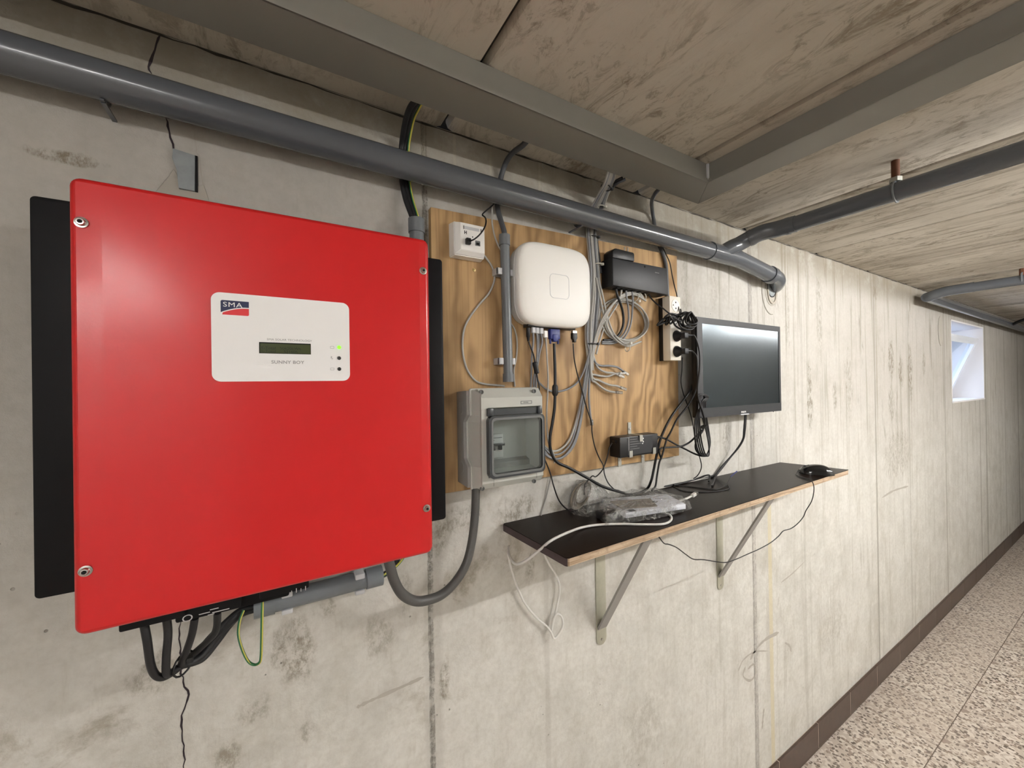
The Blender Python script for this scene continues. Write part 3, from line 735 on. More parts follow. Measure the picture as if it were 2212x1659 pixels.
for i, (u, v) in enumerate(((1911, 888), (1911, 1035), (1913, 1183))):
    a_, b_ = ll(u, v)
    MB().lathe([(0, .0030), (.0008, .0029), (.0010, .0024)], (a_, yl, b_), (0, -1, 0), 20).build('indicator_lamp', 'led' if i == 0 else 'ledoff', lb)
    a_, b_ = ll(u-95, v); mb = MB(); ring(mb, rrect(a_-.0028, a_+.0028, b_-.002, b_+.002, .0004, 1), rrect(a_-.0023, a_+.0023, b_-.0015, b_+.0015, .0003, 1), yl-.0001, yl)
    if i == 1: mb = MB(); mb.prism([(a_-.002, b_+.003), (a_, b_+.003), (a_-.0005, b_), (a_+.0015, b_), (a_-.0005, b_-.003), (a_-.0002, b_-.0005), (a_-.002, b_-.0005)], 'y', yl-.0001, yl)
    mb.build('symbol', 'grprint2', lb)
# terminal blocks under the cover
def under(px0, py0, px1, py1, off, zt, dy, name, mat='blackm'):
    a = W(px0, py0, off); b = W(px1, py1, off); z = (a.z+b.z)/2
    return MB().box((a.x, -off, z), (b.x, -off+dy, zt), .003).build(name, mat, inv)
tb1 = under(255, 1368, 400, 1335, .150, 1.43, .10, 'terminal_block')
tb2 = under(378, 1346, 520, 1316, .140, 1.43, .10, 'connector_plate')
tb3 = under(470, 1322, 625, 1292, .120, 1.43, .08, 'terminal_block')
tb4 = under(560, 1296, 668, 1272, .140, 1.43, .10, 'connector_plate')
for tb, (pa, pb), off in ((tb2, ((405, 1332), (500, 1312)), .1402), (tb4, ((630, 1277), (660, 1270)), .1402)):
    a = W(*pa, off); b = W(*pb, off); mb = MB(); zc = (a.z+b.z)/2
    if tb is tb2:
        ring(mb, [(a.x+.006*math.cos(t), zc-.001+.005*math.sin(t)) for t in [2*PI*i/16 for i in range(16)]], [(a.x+.0045*math.cos(t), zc-.001+.0038*math.sin(t)) for t in [2*PI*i/16 for i in range(16)]], -off-.0004, -off)
        for s_, e_ in (((.25, 0), (.5, .003)), ((.5, .003), (.7, .001)), ((.55, -.002), (.95, .003)), ((.45, -.004), (.6, -.004))):
            xa_ = a.x+(b.x-a.x)*s_[0]; xb_ = a.x+(b.x-a.x)*e_[0]
            mb.box((xa_, -off-.0004, zc+s_[1]-.0006), (xb_, -off, zc+s_[1]+.0006))
    else:
        for i in range(4): xx = a.x+(b.x-a.x)*i/3; mb.box((xx-.0006, -off-.0004, zc-.004), (xx+.0006, -off, zc+.001+.002*(i % 2)))
    mb.build('printed_symbol', 'grprint2', tb)

# ---- wiring below the inverter
def C1(u, v, o): return W(240+u/3.352, 1180+v/3.352, o)
def crop(l, o): return [C1(a, b, c) for a, b, c in l]
wires = [
  [(238, 560, .12), (262, 690, .12), (285, 850, .11), (320, 930, .10), (375, 948, .095), (440, 918, .09), (520, 862, .08), (610, 838, .07), (680, 800, .06), (770, 690, .05), (870, 560, .04), (960, 480, .03), (1050, 448, .03)],
  [(402, 520, .12), (412, 640, .115), (400, 800, .11), (402, 920, .10), (450, 905, .09), (540, 835, .075), (650, 740, .06), (780, 630, .05), (880, 520, .042), (960, 462, .032), (1050, 440, .03)],
  [(606, 520, .12), (585, 640, .11), (545, 760, .10), (510, 850, .085), (560, 850, .075), (660, 790, .065), (740, 690, .055), (850, 570, .045), (950, 490, .036), (1050, 455, .032)],
  [(770, 480, .11), (765, 580, .10), (735, 650, .09), (640, 740, .075), (560, 810, .07), (530, 850, .066), (590, 820, .06), (700, 680, .055), (820, 560, .045), (940, 462, .036), (1050, 436, .032)],
]
names = ['leftmost', 'second from left', 'third from left', 'rightmost']
for i, w in enumerate(wires):
    cable('black_wire', '%s of the black wires looping below the red inverter' % names[i], crop(w, 0), .0052, 'rubber', 'black wires under the inverter', n=10)
tw = thing('cable_tie', 'black cable tie gathering the wires under the red inverter', 'cable tie', C1(525, 855, .08))
mb = MB(); c = C1(525, 850, .085); mb.tube([c+Vector((.010*math.cos(t), .016*math.cos(t), .016*math.sin(t))) for t in [2*PI*i/16 for i in range(16)]], .0016, 5, closed=True); mb.build('strap', 'tie', tw)
MB().box(c+Vector((.006, -.012, .004)), c+Vector((.013, -.005, .012))).build('tie_head', 'tie', tw)
gy = thing('earth_wire', 'green and yellow earth wire loop hanging below the red inverter', 'wire', W(545, 1430, .08))
pts = smooth(P(0, [(567, 1296, .09), (566, 1340, .095), (565, 1385, .095), (564, 1415, .09), (561, 1430, .085), (550, 1436, .08), (536, 1428, .075), (523, 1402, .07), (515, 1370, .06), (518, 1340, .05), (526, 1318, .045)]), 6)
MB().tube(pts, .0022, 8).build('insulation', 'green', gy, sharp=1.2)
MB().tube([p+Vector((.0009, -.0012, -.0004)) for p in pts], .0013, 6).build('yellow_stripe', 'yellow', gy, sharp=1.2)

# horizontal conduit on the wall below the inverter
hcn = thing('conduit', 'grey conduit lying level along the wall below the red inverter', 'conduit', W(690, 1290, .03))
a = W(566, 1303, .03); b = W(812, 1249, .03); zz = (a.z+b.z)/2; a.z = zz; b.z = zz
MB().cyl(a, b, .0175, 28).build('pipe_run', 'conduit', hcn)
MB().cyl(a-Vector((.012, 0, 0)), a+Vector((.02, 0, 0)), .0200, 28).build('coupling', 'conduit', hcn)
MB().cyl(b-Vector((.02, 0, 0)), b+Vector((.012, 0, 0)), .0198, 28).build('coupling', 'conduit', hcn)
for px, py in ((620, 1290), (775, 1257)):
    x_ = W(px, py, .03).x
    mb = MB(); mb.box((x_-.009, -.049, zz+.010), (x_+.009, -.004, zz+.021), .002); mb.box((x_-.009, -.046, zz-.0215), (x_+.009, -.004, zz-.013), .002); mb.box((x_-.009, -.012, zz-.02), (x_+.009, -.001, zz+.02))
    mb.build('clip', 'clip', hcn)
cable('black_wire', 'black wire leaving the right end of the level conduit', P(0, [(815, 1248, .03), (835, 1238, .03), (850, 1225, .03), (862, 1200, .03), (880, 1160, .03)]), .006, 'rubber')
gy2 = thing('earth_wire', 'green and yellow wire leaving the right end of the level conduit', 'wire', W(850, 1230, .03))
pts = smooth(P(0, [(815, 1252, .036), (832, 1240, .036), (850, 1228, .036), (866, 1212, .036), (878, 1190, .036), (886, 1150, .036)]), 5)
MB().tube(pts, .0022, 8).build('insulation', 'yellow', gy2, sharp=1.2); MB().tube([p+Vector((.0010, -.0010, -.001)) for p in pts], .0012, 6).build('green_stripe', 'green', gy2, sharp=1.2)
# vertical conduit behind the inverter
vx = W(900, 500, .035).x
vc = thing('conduit', 'grey upright conduit rising behind the right edge of the red inverter', 'conduit', (vx, -.035, 1.46))
MB().cyl((vx, -.035, 1.47), (vx, -.035, W(900, 482, .035).z), .0155, 24).build('pipe_run', 'conduit', vc)
zt = W(900, 474, .035).z; MB().cyl((vx, -.035, zt-.03), (vx, -.035, zt), .0178, 24).build('coupling', 'conduit', vc)
for i, (dx, lab) in enumerate(((-4, 'left'), (4, 'right'))):
    cable('black_wire', 'thick black wire from the duct into the upright conduit, the %s one of the pair' % lab, P(0, [(904+dx, 215, .12), (890+dx, 232, .10), (880+dx, 262, .06), (872+dx, 310, .016), (871+dx, 345, .011), (872+dx, 385, .011), (880+dx, 430, .018), (896+dx*.8, 478, .034), (898, 520, .035)]), .0058, 'rubber', 'black wires above the inverter', n=10)
gy3 = thing('earth_wire', 'green and yellow wire from the duct into the upright conduit', 'wire', W(890, 300, .02))
pts = smooth(P(0, [(916, 218, .12), (905, 235, .10), (893, 262, .062), (884, 310, .022), (882, 345, .018), (884, 385, .018), (892, 430, .024), (905, 478, .038), (905, 520, .036)]), 6)
MB().tube(pts, .0024, 8).build('insulation', 'yellow', gy3, sharp=1.2); MB().tube([p+Vector((-.0018, -.0012, 0)) for p in pts], .0014, 6).build('green_stripe', 'green', gy3, sharp=1.2)
# embedded pipe stub above the inverter
sx_ = W(402, 330, 0).x; z_a = W(402, 332, 0).z; z_b = W(402, 412, 0).z
es = thing('embedded_pipe', 'piece of grey pipe cast into the wall above the red inverter', 'pipe', (sx_, -.005, z_b))
MB().prism([(sx_-.017, z_a+.002), (sx_+.013, z_a-.002), (sx_+.012, z_b), (sx_-.010, z_b), (sx_-.012, z_b+.03), (sx_-.018, z_b+.05)], 'y', -.006, .0, .001).build('pipe_wall', 'stub', es)
MB().box((sx_+.0125, -.003, z_b), (sx_+.0160, -.0002, z_a-.001)).build('slot', 'hole', es)
MB().prism([(sx_-.045, z_b-.05), (sx_-.040, z_b-.01), (sx_-.024, z_b+.018), (sx_-.017, z_b+.034), (sx_-.010, z_b+.02), (sx_+.016, z_b+.012), (sx_+.024, z_b+.016), (sx_+.031, z_b-.008), (sx_+.042, z_b-.05)], 'y', -.0015, 0, .001).build('mortar_patch', 'mortar', wall)
# hose between inverter and enclosure
cable('grey_hose', 'thick grey hose looping from the red inverter to the fuse enclosure', P(0, [(836, 1195, .10), (843, 1225, .10), (852, 1255, .098), (868, 1282, .092), (892, 1297, .085), (920, 1297, .08), (955, 1284, .075), (985, 1255, .068), (1008, 1215, .06), (1020, 1165, .055), (1026, 1110, .052), (1028, 1060, .052), (1028, 1030, .052)]), .0098, 'hose', n=14)

# ================================================================== plywood board
BD = .018
bd = MB().prism([(.303, 1.472), (1.167, 1.472), (1.172, 2.151), (.303, 2.129)], 'y', -BD, -.0004, .0012).build('plywood_board', 'ply')
tag(bd, 'wide plywood board with flame grain behind the network gear', 'board')
for i, (px, py) in enumerate(((1024, 583),)):
    c = W(px, py, BD); c.y = -BD
    sc = thing('wood_screw', 'small brass screw in the plywood below the wall socket', 'screw', c)
    MB().lathe([(-.003, .0015), (0, .0044), (.0008, .0040), (.0010, .003)], c, (0, -1, 0), 16).build('screw_head', 'brass', sc)
    MB().box(c+Vector((-.0016, -.0012, -.0005)), c+Vector((.0016, -.0008, .0005))).build('slot', 'hole', sc)
# ---- network wall socket
so = thing('network_socket', 'white square network wall socket at the top left of the plywood board', 'wall socket', (.385, -BD, 2.02))
def frust(x0, x1, z0, z1, y0, X0_, X1_, Z0_, Z1_, y1, bev=.002):
    t = bmesh.new(); A = [t.verts.new(p) for p in ((x0, -y0, z0), (x1, -y0, z0), (x1, -y0, z1), (x0, -y0, z1))]; B = [t.verts.new(p) for p in ((X0_, -y1, Z0_), (X1_, -y1, Z0_), (X1_, -y1, Z1_), (X0_, -y1, Z1_))]
    t.faces.new(A); t.faces.new(B)
    for i in range(4): t.faces.new((A[i], A[(i+1) % 4], B[(i+1) % 4], B[i]))
    bmesh.ops.recalc_face_normals(t, faces=t.faces)
    if bev: bmesh.ops.bevel(t, geom=t.edges[:], offset=bev, segments=2, affect='EDGES')
    return t
sb = [W(*q) for q in ((976, 482, .022), (977, 550, .022))]
a = W(994, 480, .050); b = W(1047, 553, .050)
sx0, sx1, sz1, sz0 = a.x-.012, b.x+.003, W(993, 480, .05).z+.0035, W(1043, 557, .05).z
MB().merge(frust(sx0-.004, sx1+.002, sz0-.002, sz1+.002, BD, sx0, sx1, sz0, sz1, .042)).build('base', 'white', so)
MB().merge(frust(sx0+.001, sx1-.001, sz0+.001, sz1-.001, .042, sx0+.013, sx1-.003, sz0+.011, sz1-.003, .051, .001)).build('cover', 'white', so)
mb = MB(); mb.prism(rrect(sx0+.022, sx1-.017, sz1-.017, sz1-.010, .001, 2), 'y', -.0515, -.0508); mb.build('label_window', 'clip', so)
for u in (sx0+.0195, sx1-.0130): MB().box((u, -.0516, sz1-.0175), (u+.0016, -.0508, sz1-.0095)).build('slot', 'hole', so)
u = sx0+.0215; w_ = sz1-.0245
mb = MB(); mb.box((u, -.0514, w_-.004), (u+.0016, -.0508, w_+.004)); mb.box((u+.0045, -.0514, w_-.004), (u+.006, -.0508, w_+.004)); mb.box((u+.0015, -.0514, w_-.0008), (u+.0048, -.0508, w_+.0008)); mb.build('letter_mark', 'hole', so)
c = W(1021, 512, .051); MB().lathe([(0, .0016), (.0004, .0015)], (c.x, -.0508, c.z), (0, -1, 0), 12).build('cover_screw', 'hole', so)
for i, (px, py) in enumerate(((1011, 522), (1032, 526))):
    c = W(px, py, .051); pt = MB().box((c.x-.0065, -.0518, c.z-.006), (c.x+.0065, -.0508, c.z+.006), .0006, 1).build('port', 'hole' if i == 0 else 'gasket', so)
    if i: MB().box((c.x-.004, -.0521, c.z-.004), (c.x+.004, -.0517, c.z+.0015)).build('contact_opening', 'hole', pt)
c = W(1011, 522, .055)
pg = thing('patch_lead', 'black patch lead plugged into the white wall socket, rising to the pipe', 'cable', (c.x, -.055, c.z))
MB().box((c.x-.0062, -.062, c.z-.0068), (c.x+.0052, -.0523, c.z+.0068), .001, 1).build('plug', 'black', pg)
cable('lead', None, [Vector((c.x+.002, -.060, c.z))]+P(0, [(1024, 517, .072), (1036, 507, .074), (1046, 493, .068), (1050, 480, .058), (1048, 470, .045), (1042, 464, .036), (1048, 457, .03), (1060, 447, .022), (1068, 438, .02), (1072, 420, .012), (1074, 400, .008)]), .0018, 'black', parent=pg)
cable('grey_phone_cable', 'pale grey cable curving from the wall socket down to the fuse enclosure', P(0, [(1040, 545, .026), (1052, 560, .024), (1062, 575, .022), (1068, 594, .021), (1066, 612, .021), (1055, 635, .021), (1035, 658, .021), (1015, 685, .021), (1003, 710, .021), (999, 740, .021), (1001, 770, .021), (1010, 800, .021), (1028, 823, .021), (1050, 830, .023), (1075, 832, .03), (1090, 834, .04)]), .0026, 'ctlight')
cable('grey_phone_cable', 'pale grey cable passing behind the upright conduit on the plywood', P(0, [(1062, 440, .020), (1063, 458, .0205), (1063, 480, .0205), (1068, 508, .021), (1076, 530, .021), (1084, 548, .021), (1088, 600, .021), (1092, 650, .0205), (1100, 690, .0205), (1112, 712, .0205), (1117, 740, .0205), (1115, 775, .0205), (1110, 800, .0205), (1112, 835, .0205)]), .0022, 'ctlight')
# ---- upright conduit on the board
cdt = thing('conduit', 'grey upright conduit clipped to the plywood left of the white access box', 'conduit', W(1100, 820, .042))
t0 = W(1090, 508, .042); t1 = W(1098, 825, .042); xm = (t0.x+t1.x)/2; t0.x = xm-.0025; t1.x = xm+.0025
MB().cyl(t0, t1, .0118, 24).build('pipe_run', 'conduit', cdt)
MB().cyl(t0, t0+Vector((0, 0, -.026)), .0138, 24).build('coupling', 'conduit', cdt)
MB().cyl(t1+Vector((0, 0, .020)), t1, .0138, 24).build('coupling', 'conduit', cdt)
for py in (591, 781):
    zc = W(1090, py, .03).z
    mb = MB(); mb.box((xm-.026, -.046, zc-.008), (xm-.0118, -.0405, zc+.008), .001); mb.box((xm-.026, -.046, zc-.008), (xm-.0225, -.018, zc+.008), .001)
    mb.box((xm+.0125, -.044, zc-.008), (xm+.0225, -.038, zc+.008), .001); mb.box((xm-.024, -.024, zc-.008), (xm+.022, -.018, zc+.008))
    mb.build('clip', 'clip', cdt)
cable('dark_grey_cable', 'thick dark grey cable bending from the duct into the upright conduit', P(0, [(1142, 300, .125), (1128, 315, .10), (1110, 328, .06), (1096, 345, .03), (1085, 372, .012), (1078, 400, .0085), (1073, 425, .009), (1076, 455, .016), (1083, 480, .028), (1089, 500, .040), (1091, 520, .042)]), .0066, 'dkgrey', n=12)
# ---- white access box / router
rx0, rx1, rz0, rz1 = .502, .737, 1.868, 2.080
cx_, cz_ = (rx0+rx1)/2, (rz0+rz1)/2; hw, hv = (rx1-rx0)/2, (rz1-rz0)/2
ro = thing('network_router', 'white rounded square network box screwed to the plywood', 'router', (cx_, -BD, rz0))
def sl(y, k_, e=4.6): return [(a, -y, b) for a, b in superell(cx_, cz_, hw*k_, hv*k_, e)]
MB().loops([sl(.019, .93), sl(.022, .97), sl(.050, 1.0), sl(.0515, .985)]).build('rear_shell', 'router2', ro, sharp=.5)
fs = MB().loops([sl(.0515, .985), sl(.0525, 1.0), sl(.061, 1.0), sl(.0665, .985), sl(.0700, .955), sl(.0722, .90), sl(.0735, .80), sl(.0742, .6), sl(.0746, .3), sl(.0747, .05)]).build('front_cover', 'router', ro, sharp=.9)
c = W(1209, 619, .075); mb = MB(); ring(mb, rrect(c.x-.031, c.x+.031, c.z-.031, c.z+.031, .012), rrect(c.x-.0302, c.x+.0302, c.z-.0302, c.z+.0302, .0115), -.0752, -.0735)
mb.build('logo_outline', 'clip', fs)
zb = rz0+.004
def conn(kind, px, py, off=.045):
    c = W(px, py, off); return c
# connectors on its lower edge
def plug_box(name, c, w, h, d, mat, parent, bev=.001): return MB().box((c.x-w/2, c.y-d/2, c.z-h/2), (c.x+w/2, c.y+d/2, c.z+h/2), bev, 2).build(name, mat, parent)
pw = thing('power_lead', 'thin black power lead with ferrite below the left of the white network box', 'cable', W(1141, 720, .045))
c = W(1141, 722, .045); c.y = -.045; MB().lathe([(0, .0052), (.022, .0050), (.024, .0040), (.034, .0028)], c+Vector((0, 0, .016)), (0, 0, -1), 16).build('plug', 'black', pw)
cable('lead', None, P(0, [(1142, 738, .045), (1147, 752, .047), (1153, 768, .048), (1156, 785, .048), (1159, 806, .048), (1162, 822, .048), (1165, 840, .048), (1163, 858, .046), (1161, 900, .040), (1163, 950, .034), (1174, 985, .032), (1188, 1020, .035), (1196, 1050, .045), (1207, 1080, .075), (1222, 1098, .10), (1240, 1106, .12)]), .0019, 'black', parent=pw)
cA, cB = W(1155, 782, .048), W(1160, 807, .048); MB().tube([cA, cA.lerp(cB, .06), cA.lerp(cB, .94), cB], 1, 18, radii=[.0050, .0066, .0066, .0050]).build('ferrite', 'black', pw)
# grey patch cables from the box
def patch(label, start, pts, r, mat, plug='clip', grp=None, pl=True, down=True):
    t = thing('patch_cable', label, 'cable', W(*start), grp)
    c = W(*start)
    if pl: MB().box(c+Vector((-.0052, -.004, -.009)), c+Vector((.0052, .004, .009)), .001, 1).build('plug', plug, t)
    cable('lead', None, P(0, pts), r, mat, parent=t); return t
patch('leftmost grey patch cable leaving the white network box downwards', (1152, 712, .045), [(1152, 718, .045), (1152, 740, .046), (1149, 770, .044), (1148, 800, .04), (1147, 825, .03), (1146, 850, .021)], .0026, 'ctgrey', grp='grey patch cables below the white box')
patch('grey patch cable second from the left below the white network box', (1160, 713, .045), [(1160, 719, .045), (1161, 740, .047), (1160, 775, .046), (1156, 800, .043), (1153, 830, .030), (1158, 880, .022), (1164, 930, .021), (1172, 965, .021), (1185, 985, .021), (1203, 992, .0215), (1222, 984, .022), (1240, 962, .022), (1252, 925, .022), (1262, 870, .024), (1270, 810, .026), (1276, 760, .028), (1281, 700, .028), (1286, 640, .028)], .0026, 'ctgrey', grp='grey patch cables below the white box')
patch('grey patch cable third from the left below the white network box', (1169, 714, .045), [(1169, 720, .045), (1171, 740, .048), (1165, 765, .047), (1160, 800, .044), (1158, 830, .034), (1160, 880, .026), (1167, 940, .022), (1180, 972, .022), (1198, 982, .024), (1218, 975, .024), (1236, 950, .024), (1249, 900, .025), (1258, 850, .027), (1268, 790, .029), (1274, 745, .030), (1278, 680, .030)], .0026, 'ctgrey', grp='grey patch cables below the white box')
patch('grey cable sagging in a shallow loop under the white network box', (1165, 713, .040), [(1165, 719, .040), (1162, 770, .036), (1160, 815, .03), (1170, 832, .026), (1185, 843, .024), (1203, 846, .023), (1225, 841, .023), (1245, 828, .024), (1258, 808, .026), (1268, 780, .028), (1276, 745, .032), (1280, 690, .033)], .0028, 'ctgrey', pl=False)
pc_ = patch('pale patch cable with white plug hanging from the white network box', (1178, 722, .047), [(1179, 730, .047), (1180, 745, .048), (1182, 780, .046), (1184, 820, .044), (1183, 850, .042), (1181, 890, .038), (1182, 930, .034), (1186, 960, .030), (1197, 985, .024), (1195, 1010, .012), (1188, 1040, .006), (1180, 1075, .004), (1172, 1100, .003), (1166, 1125, .003)], .0022, 'ctlight', plug='white')
vg = thing('vga_cable', 'black monitor cable with blue screw connector below the white network box', 'cable', W(1197, 728, .047))
c = W(1197, 728, .047); c.y = -.047
MB().box(c+Vector((-.0155, -.006, -.006)), c+Vector((.0155, .006, .020)), .0012).build('connector_shell', 'vga', vg)
MB().prism([(c.x-.009, c.z+.006), (c.x+.009, c.z+.006), (c.x+.0085, c.z-.006), (c.x+.0045, c.z-.013), (c.x-.0045, c.z-.013), (c.x-.0085, c.z-.006)], 'y', -.055, -.042, .0015).build('strain_relief', 'vga', vg)
for s_ in (-1, 1): MB().cyl(c+Vector((s_*.0125, 0, -.018)), c+Vector((s_*.0125, 0, .004)), .0028, 12).build('thumb_screw', 'vga', vg)
SZ = 1.367
vl = P(0, [(1197, 742, .048), (1198, 770, .048), (1199, 805, .048), (1199, 843, .048), (1198, 880, .048), (1193, 915, .046), (1188, 945, .044), (1190, 975, .042), (1203, 998, .045), (1228, 1010, .050), (1250, 1022, .052), (1275, 1036, .06), (1300, 1050, .075), (1330, 1060, .08)]) + [Zp(1365, 1068, SZ+.008), Zp(1395, 1058, SZ+.008)] + P(0, [(1406, 1040, .03), (1412, 1015, .03), (1418, 985, .035), (1428, 945, .045), (1450, 900, .05), (1478, 862, .055), (1495, 835, .055), (1502, 800, .045), (1512, 770, .035)])
cable('lead', None, vl, .0040, 'black', parent=vg, n=10)
for px, py in ((1199, 843),): cA, cB = W(px, py-12, .048), W(px, py+12, .048); MB().tube([cA, cA.lerp(cB, .2), cA.lerp(cB, .8), cB], 1, 18, radii=[.0055, .0080, .0080, .0055]).build('ferrite', 'black', vg)
hd = thing('usb_cable', 'thin black cable with black plug at the right of the white network box', 'cable', W(1240, 728, .047))
c = W(1240, 726, .047); c.y = -.047
MB().box(c+Vector((-.0065, -.004, .006)), c+Vector((.0065, .004, .014))).build('metal_tip', 'steel', hd)
MB().prism([(c.x-.008, c.z+.008), (c.x+.008, c.z+.008), (c.x+.008, c.z-.006), (c.x+.004, c.z-.012), (c.x+.0035, c.z-.017), (c.x-.0035, c.z-.017), (c.x-.004, c.z-.012), (c.x-.008, c.z-.006)], 'y', -.052, -.042, .001).build('plug', 'black', hd)
cable('lead', None, P(0, [(1238, 742, .047), (1239, 760, .047), (1242, 785, .046), (1249, 815, .044), (1257, 843, .042), (1264, 870, .040), (1272, 895, .038), (1278, 915, .036), (1279, 935, .036), (1285, 965, .038), (1295, 990, .040), (1303, 1005, .044), (1306, 1025, .05), (1315, 1045, .06), (1332, 1062, .075)]), .0017, 'black', parent=hd)
for px, w_ in ((1152, .010), (1161, .010), (1170, .010), (1218, .012), (1223, .006), (1229, .005)):
    c = W(px, 716, .046); MB().box((c.x-w_/2, -.052, zb-.004), (c.x+w_/2, -.040, zb+.006)).build('port', 'steel' if px > 1200 else 'hole', ro)
MB().prism([(cx_-hw*.68, zb+.012), (cx_+hw*.62, zb+.012), (cx_+hw*.62, rz0-.0015), (cx_-hw*.68, rz0-.0015)], 'y', -.054, -.030, .001).build('port_strip', 'black', ro)

# ---- fuse enclosure with smoked door
ex0, ex1, ez0, ez1 = .359, .548, 1.489, 1.712
en = thing('fuse_enclosure', 'light grey fuse enclosure with smoked window at the lower left of the plywood', 'electrical box', (.45, -BD, ez0))
prof = [(.075, ez1), (.075, ez1-.058), (.056, ez1-.074), (.056, ez0+.066), (.075, ez0+.050), (.075, ez0)]
MB().prism([(-BD, ez1-.006), (-BD, ez0+.006)] + [(-a, b+(.003 if b == ez0 else (-.003 if b == ez1 else 0))) for a, b in prof[::-1]], 'x', ex0, ex1, .002).build('base', 'encb', en)
x0, x1 = ex0+.010, ex1-.004
lip = [(a-.001, b) for a, b in prof]
wx0, wx1, wz0, wz1 = .3965, .5395, W(1100, 1030, .11).z+.002, W(1100, 893, .11).z+.014
FY = .104
def shellpart(z_lo, z_hi, xa_, xb_, top, bot):
    zz_ = [ez0, ez0+.050, ez0+.066, ez1-.074, ez1-.058, ez1]; yy_ = [.075, .075, .056, .056, .075, .075]
    def yb_(z):
        for i in range(5):
            if zz_[i] <= z <= zz_[i+1]: return yy_[i]+(yy_[i+1]-yy_[i])*(z-zz_[i])/(zz_[i+1]-zz_[i])
        return .075
    ks = sorted({z_lo, z_hi, *[z for z in zz_ if z_lo < z < z_hi]})
    back = [(-yb_(z)+.0015, z) for z in ks]
    front = [(-FY+ (.016 if top else 0), z_hi)] + ([(-FY, z_hi-.020)] if top else []) + ([(-FY, z_lo+.014)] if bot else []) + [(-FY+(.012 if bot else 0), z_lo)]
    return back + front
mb = MB()
mb.prism(shellpart(wz1, ez1, x0, x1, True, False), 'x', x0+.012, x1)
mb.prism(shellpart(ez0, wz0, x0, x1, False, True), 'x', x0+.012, x1)
mb.prism(shellpart(wz0, wz1, x0, wx0, False, False), 'x', x0+.012, wx0); mb.prism(shellpart(wz0, wz1, wx1, x1, False, False), 'x', wx1, x1)
mb.build('cover', 'enc', en)
# sloping flank and lip of the cover
mb = MB(); pz_ = [(ez1, .075), (ez1-.058, .075), (ez1-.074, .056), (ez0+.066, .056), (ez0+.050, .075), (ez0, .075)]
A = [(x0, -y, z) for z, y in pz_]; B = [(x0+.014, -(FY-.002), z-(.010 if z == ez1 else 0)+(.006 if z == ez0 else 0)) for z, y in pz_]
for i in range(5): mb.quad(A[i], A[i+1], B[i+1], B[i])
mb.quad((x0, -.075, ez1), B[0], (x0+.014, -.07, ez1)); mb.quad((x0, -.075, ez0), B[5], (x0+.014, -.07, ez0))
mb.build('cover_flank', 'enc', en, normals=False)
MB().tube([Vector((x0-.001, -y-.001, z)) for z, y in pz_], .0028, 6).build('cover_lip', 'enc', en)
MB().tube([Vector((x0-.001, -.0765, ez1-.001)), Vector((x1, -.0765, ez1-.001))], .0028, 6).build('cover_lip', 'enc', en)
# cavity, breaker, door
mb = MB(); by = .066
mb.quad((wx0, -by, wz0), (wx1, -by, wz0), (wx1, -by, wz1), (wx0, -by, wz1))
mb.quad((wx0, -by, wz0+.016), (wx1-.02, -by-.0002, wz0+.016), (wx1, -FY, wz0), (wx0, -FY, wz0)); mb.quad((wx0, -by, wz1-.012), (wx1-.02, -by-.0002, wz1-.012), (wx1, -FY, wz1), (wx0, -FY, wz1))
mb.quad((wx1-.020, -by-.0002, wz0+.016), (wx1-.020, -by-.0002, wz1-.012), (wx1, -FY, wz1), (wx1, -FY, wz0)); mb.quad((wx0, -by, wz0), (wx0, -by, wz1), (wx0, -FY, wz1), (wx0, -FY, wz0))
mb.build('inner_panel', 'enc', en, normals=False)
c = W(1072, 962, .075)
bk = MB().box((c.x-.020, -.078, c.z-.028), (c.x+.017, -by, c.z+.026), .001).build('breaker', 'bwhite', en)
MB().box((c.x-.017, -.083, c.z-.001), (c.x+.019, -.077, c.z+.005), .001).build('toggle_bar', 'encd', bk)
for d_ in (-.011, .007): MB().box((c.x+d_-.004, -.085, c.z-.010), (c.x+d_+.004, -.077, c.z+.001), .001).build('toggle', 'encd', bk)
MB().box((c.x-.018, -.0785, c.z+.017), (c.x+.014, -.0778, c.z+.0185)).build('print_line', 'gasket', bk); MB().box((c.x-.014, -.0785, c.z+.012), (c.x-.006, -.0778, c.z+.013)).build('print_line', 'gasket', bk)
wo = rrect(wx0-.004, wx1+.001, wz0, wz1-.018, .012); wi = rrect(wx0+.006, wx1-.006, wz0+.009, wz1-.027, .009)
dr = MB(); ring(dr, wo, wi, -.118, -.1035); dr = dr.build('door', 'encd', en, sharp=.9)
mb = MB(); ring(mb, rrect(wx0+.0015, wx1-.0035, wz0+.0045, wz1-.0215, .011), rrect(wx0+.006, wx1-.0065, wz0+.0095, wz1-.0265, .009), -.1188, -.1178); mb.build('frame_ring', 'gasket', dr)
mb = MB(); mb.bm.faces.new([mb.bm.verts.new((a, -.1155, b)) for a, b in wi]); mb.build('pane', 'pane', dr)
mb = MB(); mb.box((wx0-.003, -.110, wz1-.018), (wx0+.012, -.1035, wz1-.001), .001); mb.box((wx1-.012, -.110, wz1-.018), (wx1, -.1035, wz1-.001), .001); mb.box((wx0+.012, -.1055, wz1-.017), (wx1-.012, -.1035, wz1-.003)); mb.build('hinge', 'encd', dr)
for px, py in ((1041, 847), (1155, 845), (1043, 1056), (1155, 1040)):
    c = W(px, py, .100); sc = MB().lathe([(0, .0052), (.0035, .0050), (.0036, .0040), (.0008, .0036)], (c.x, -.0955, c.z), (0, -1, 0), 16).build('cover_screw', 'gasket', en)
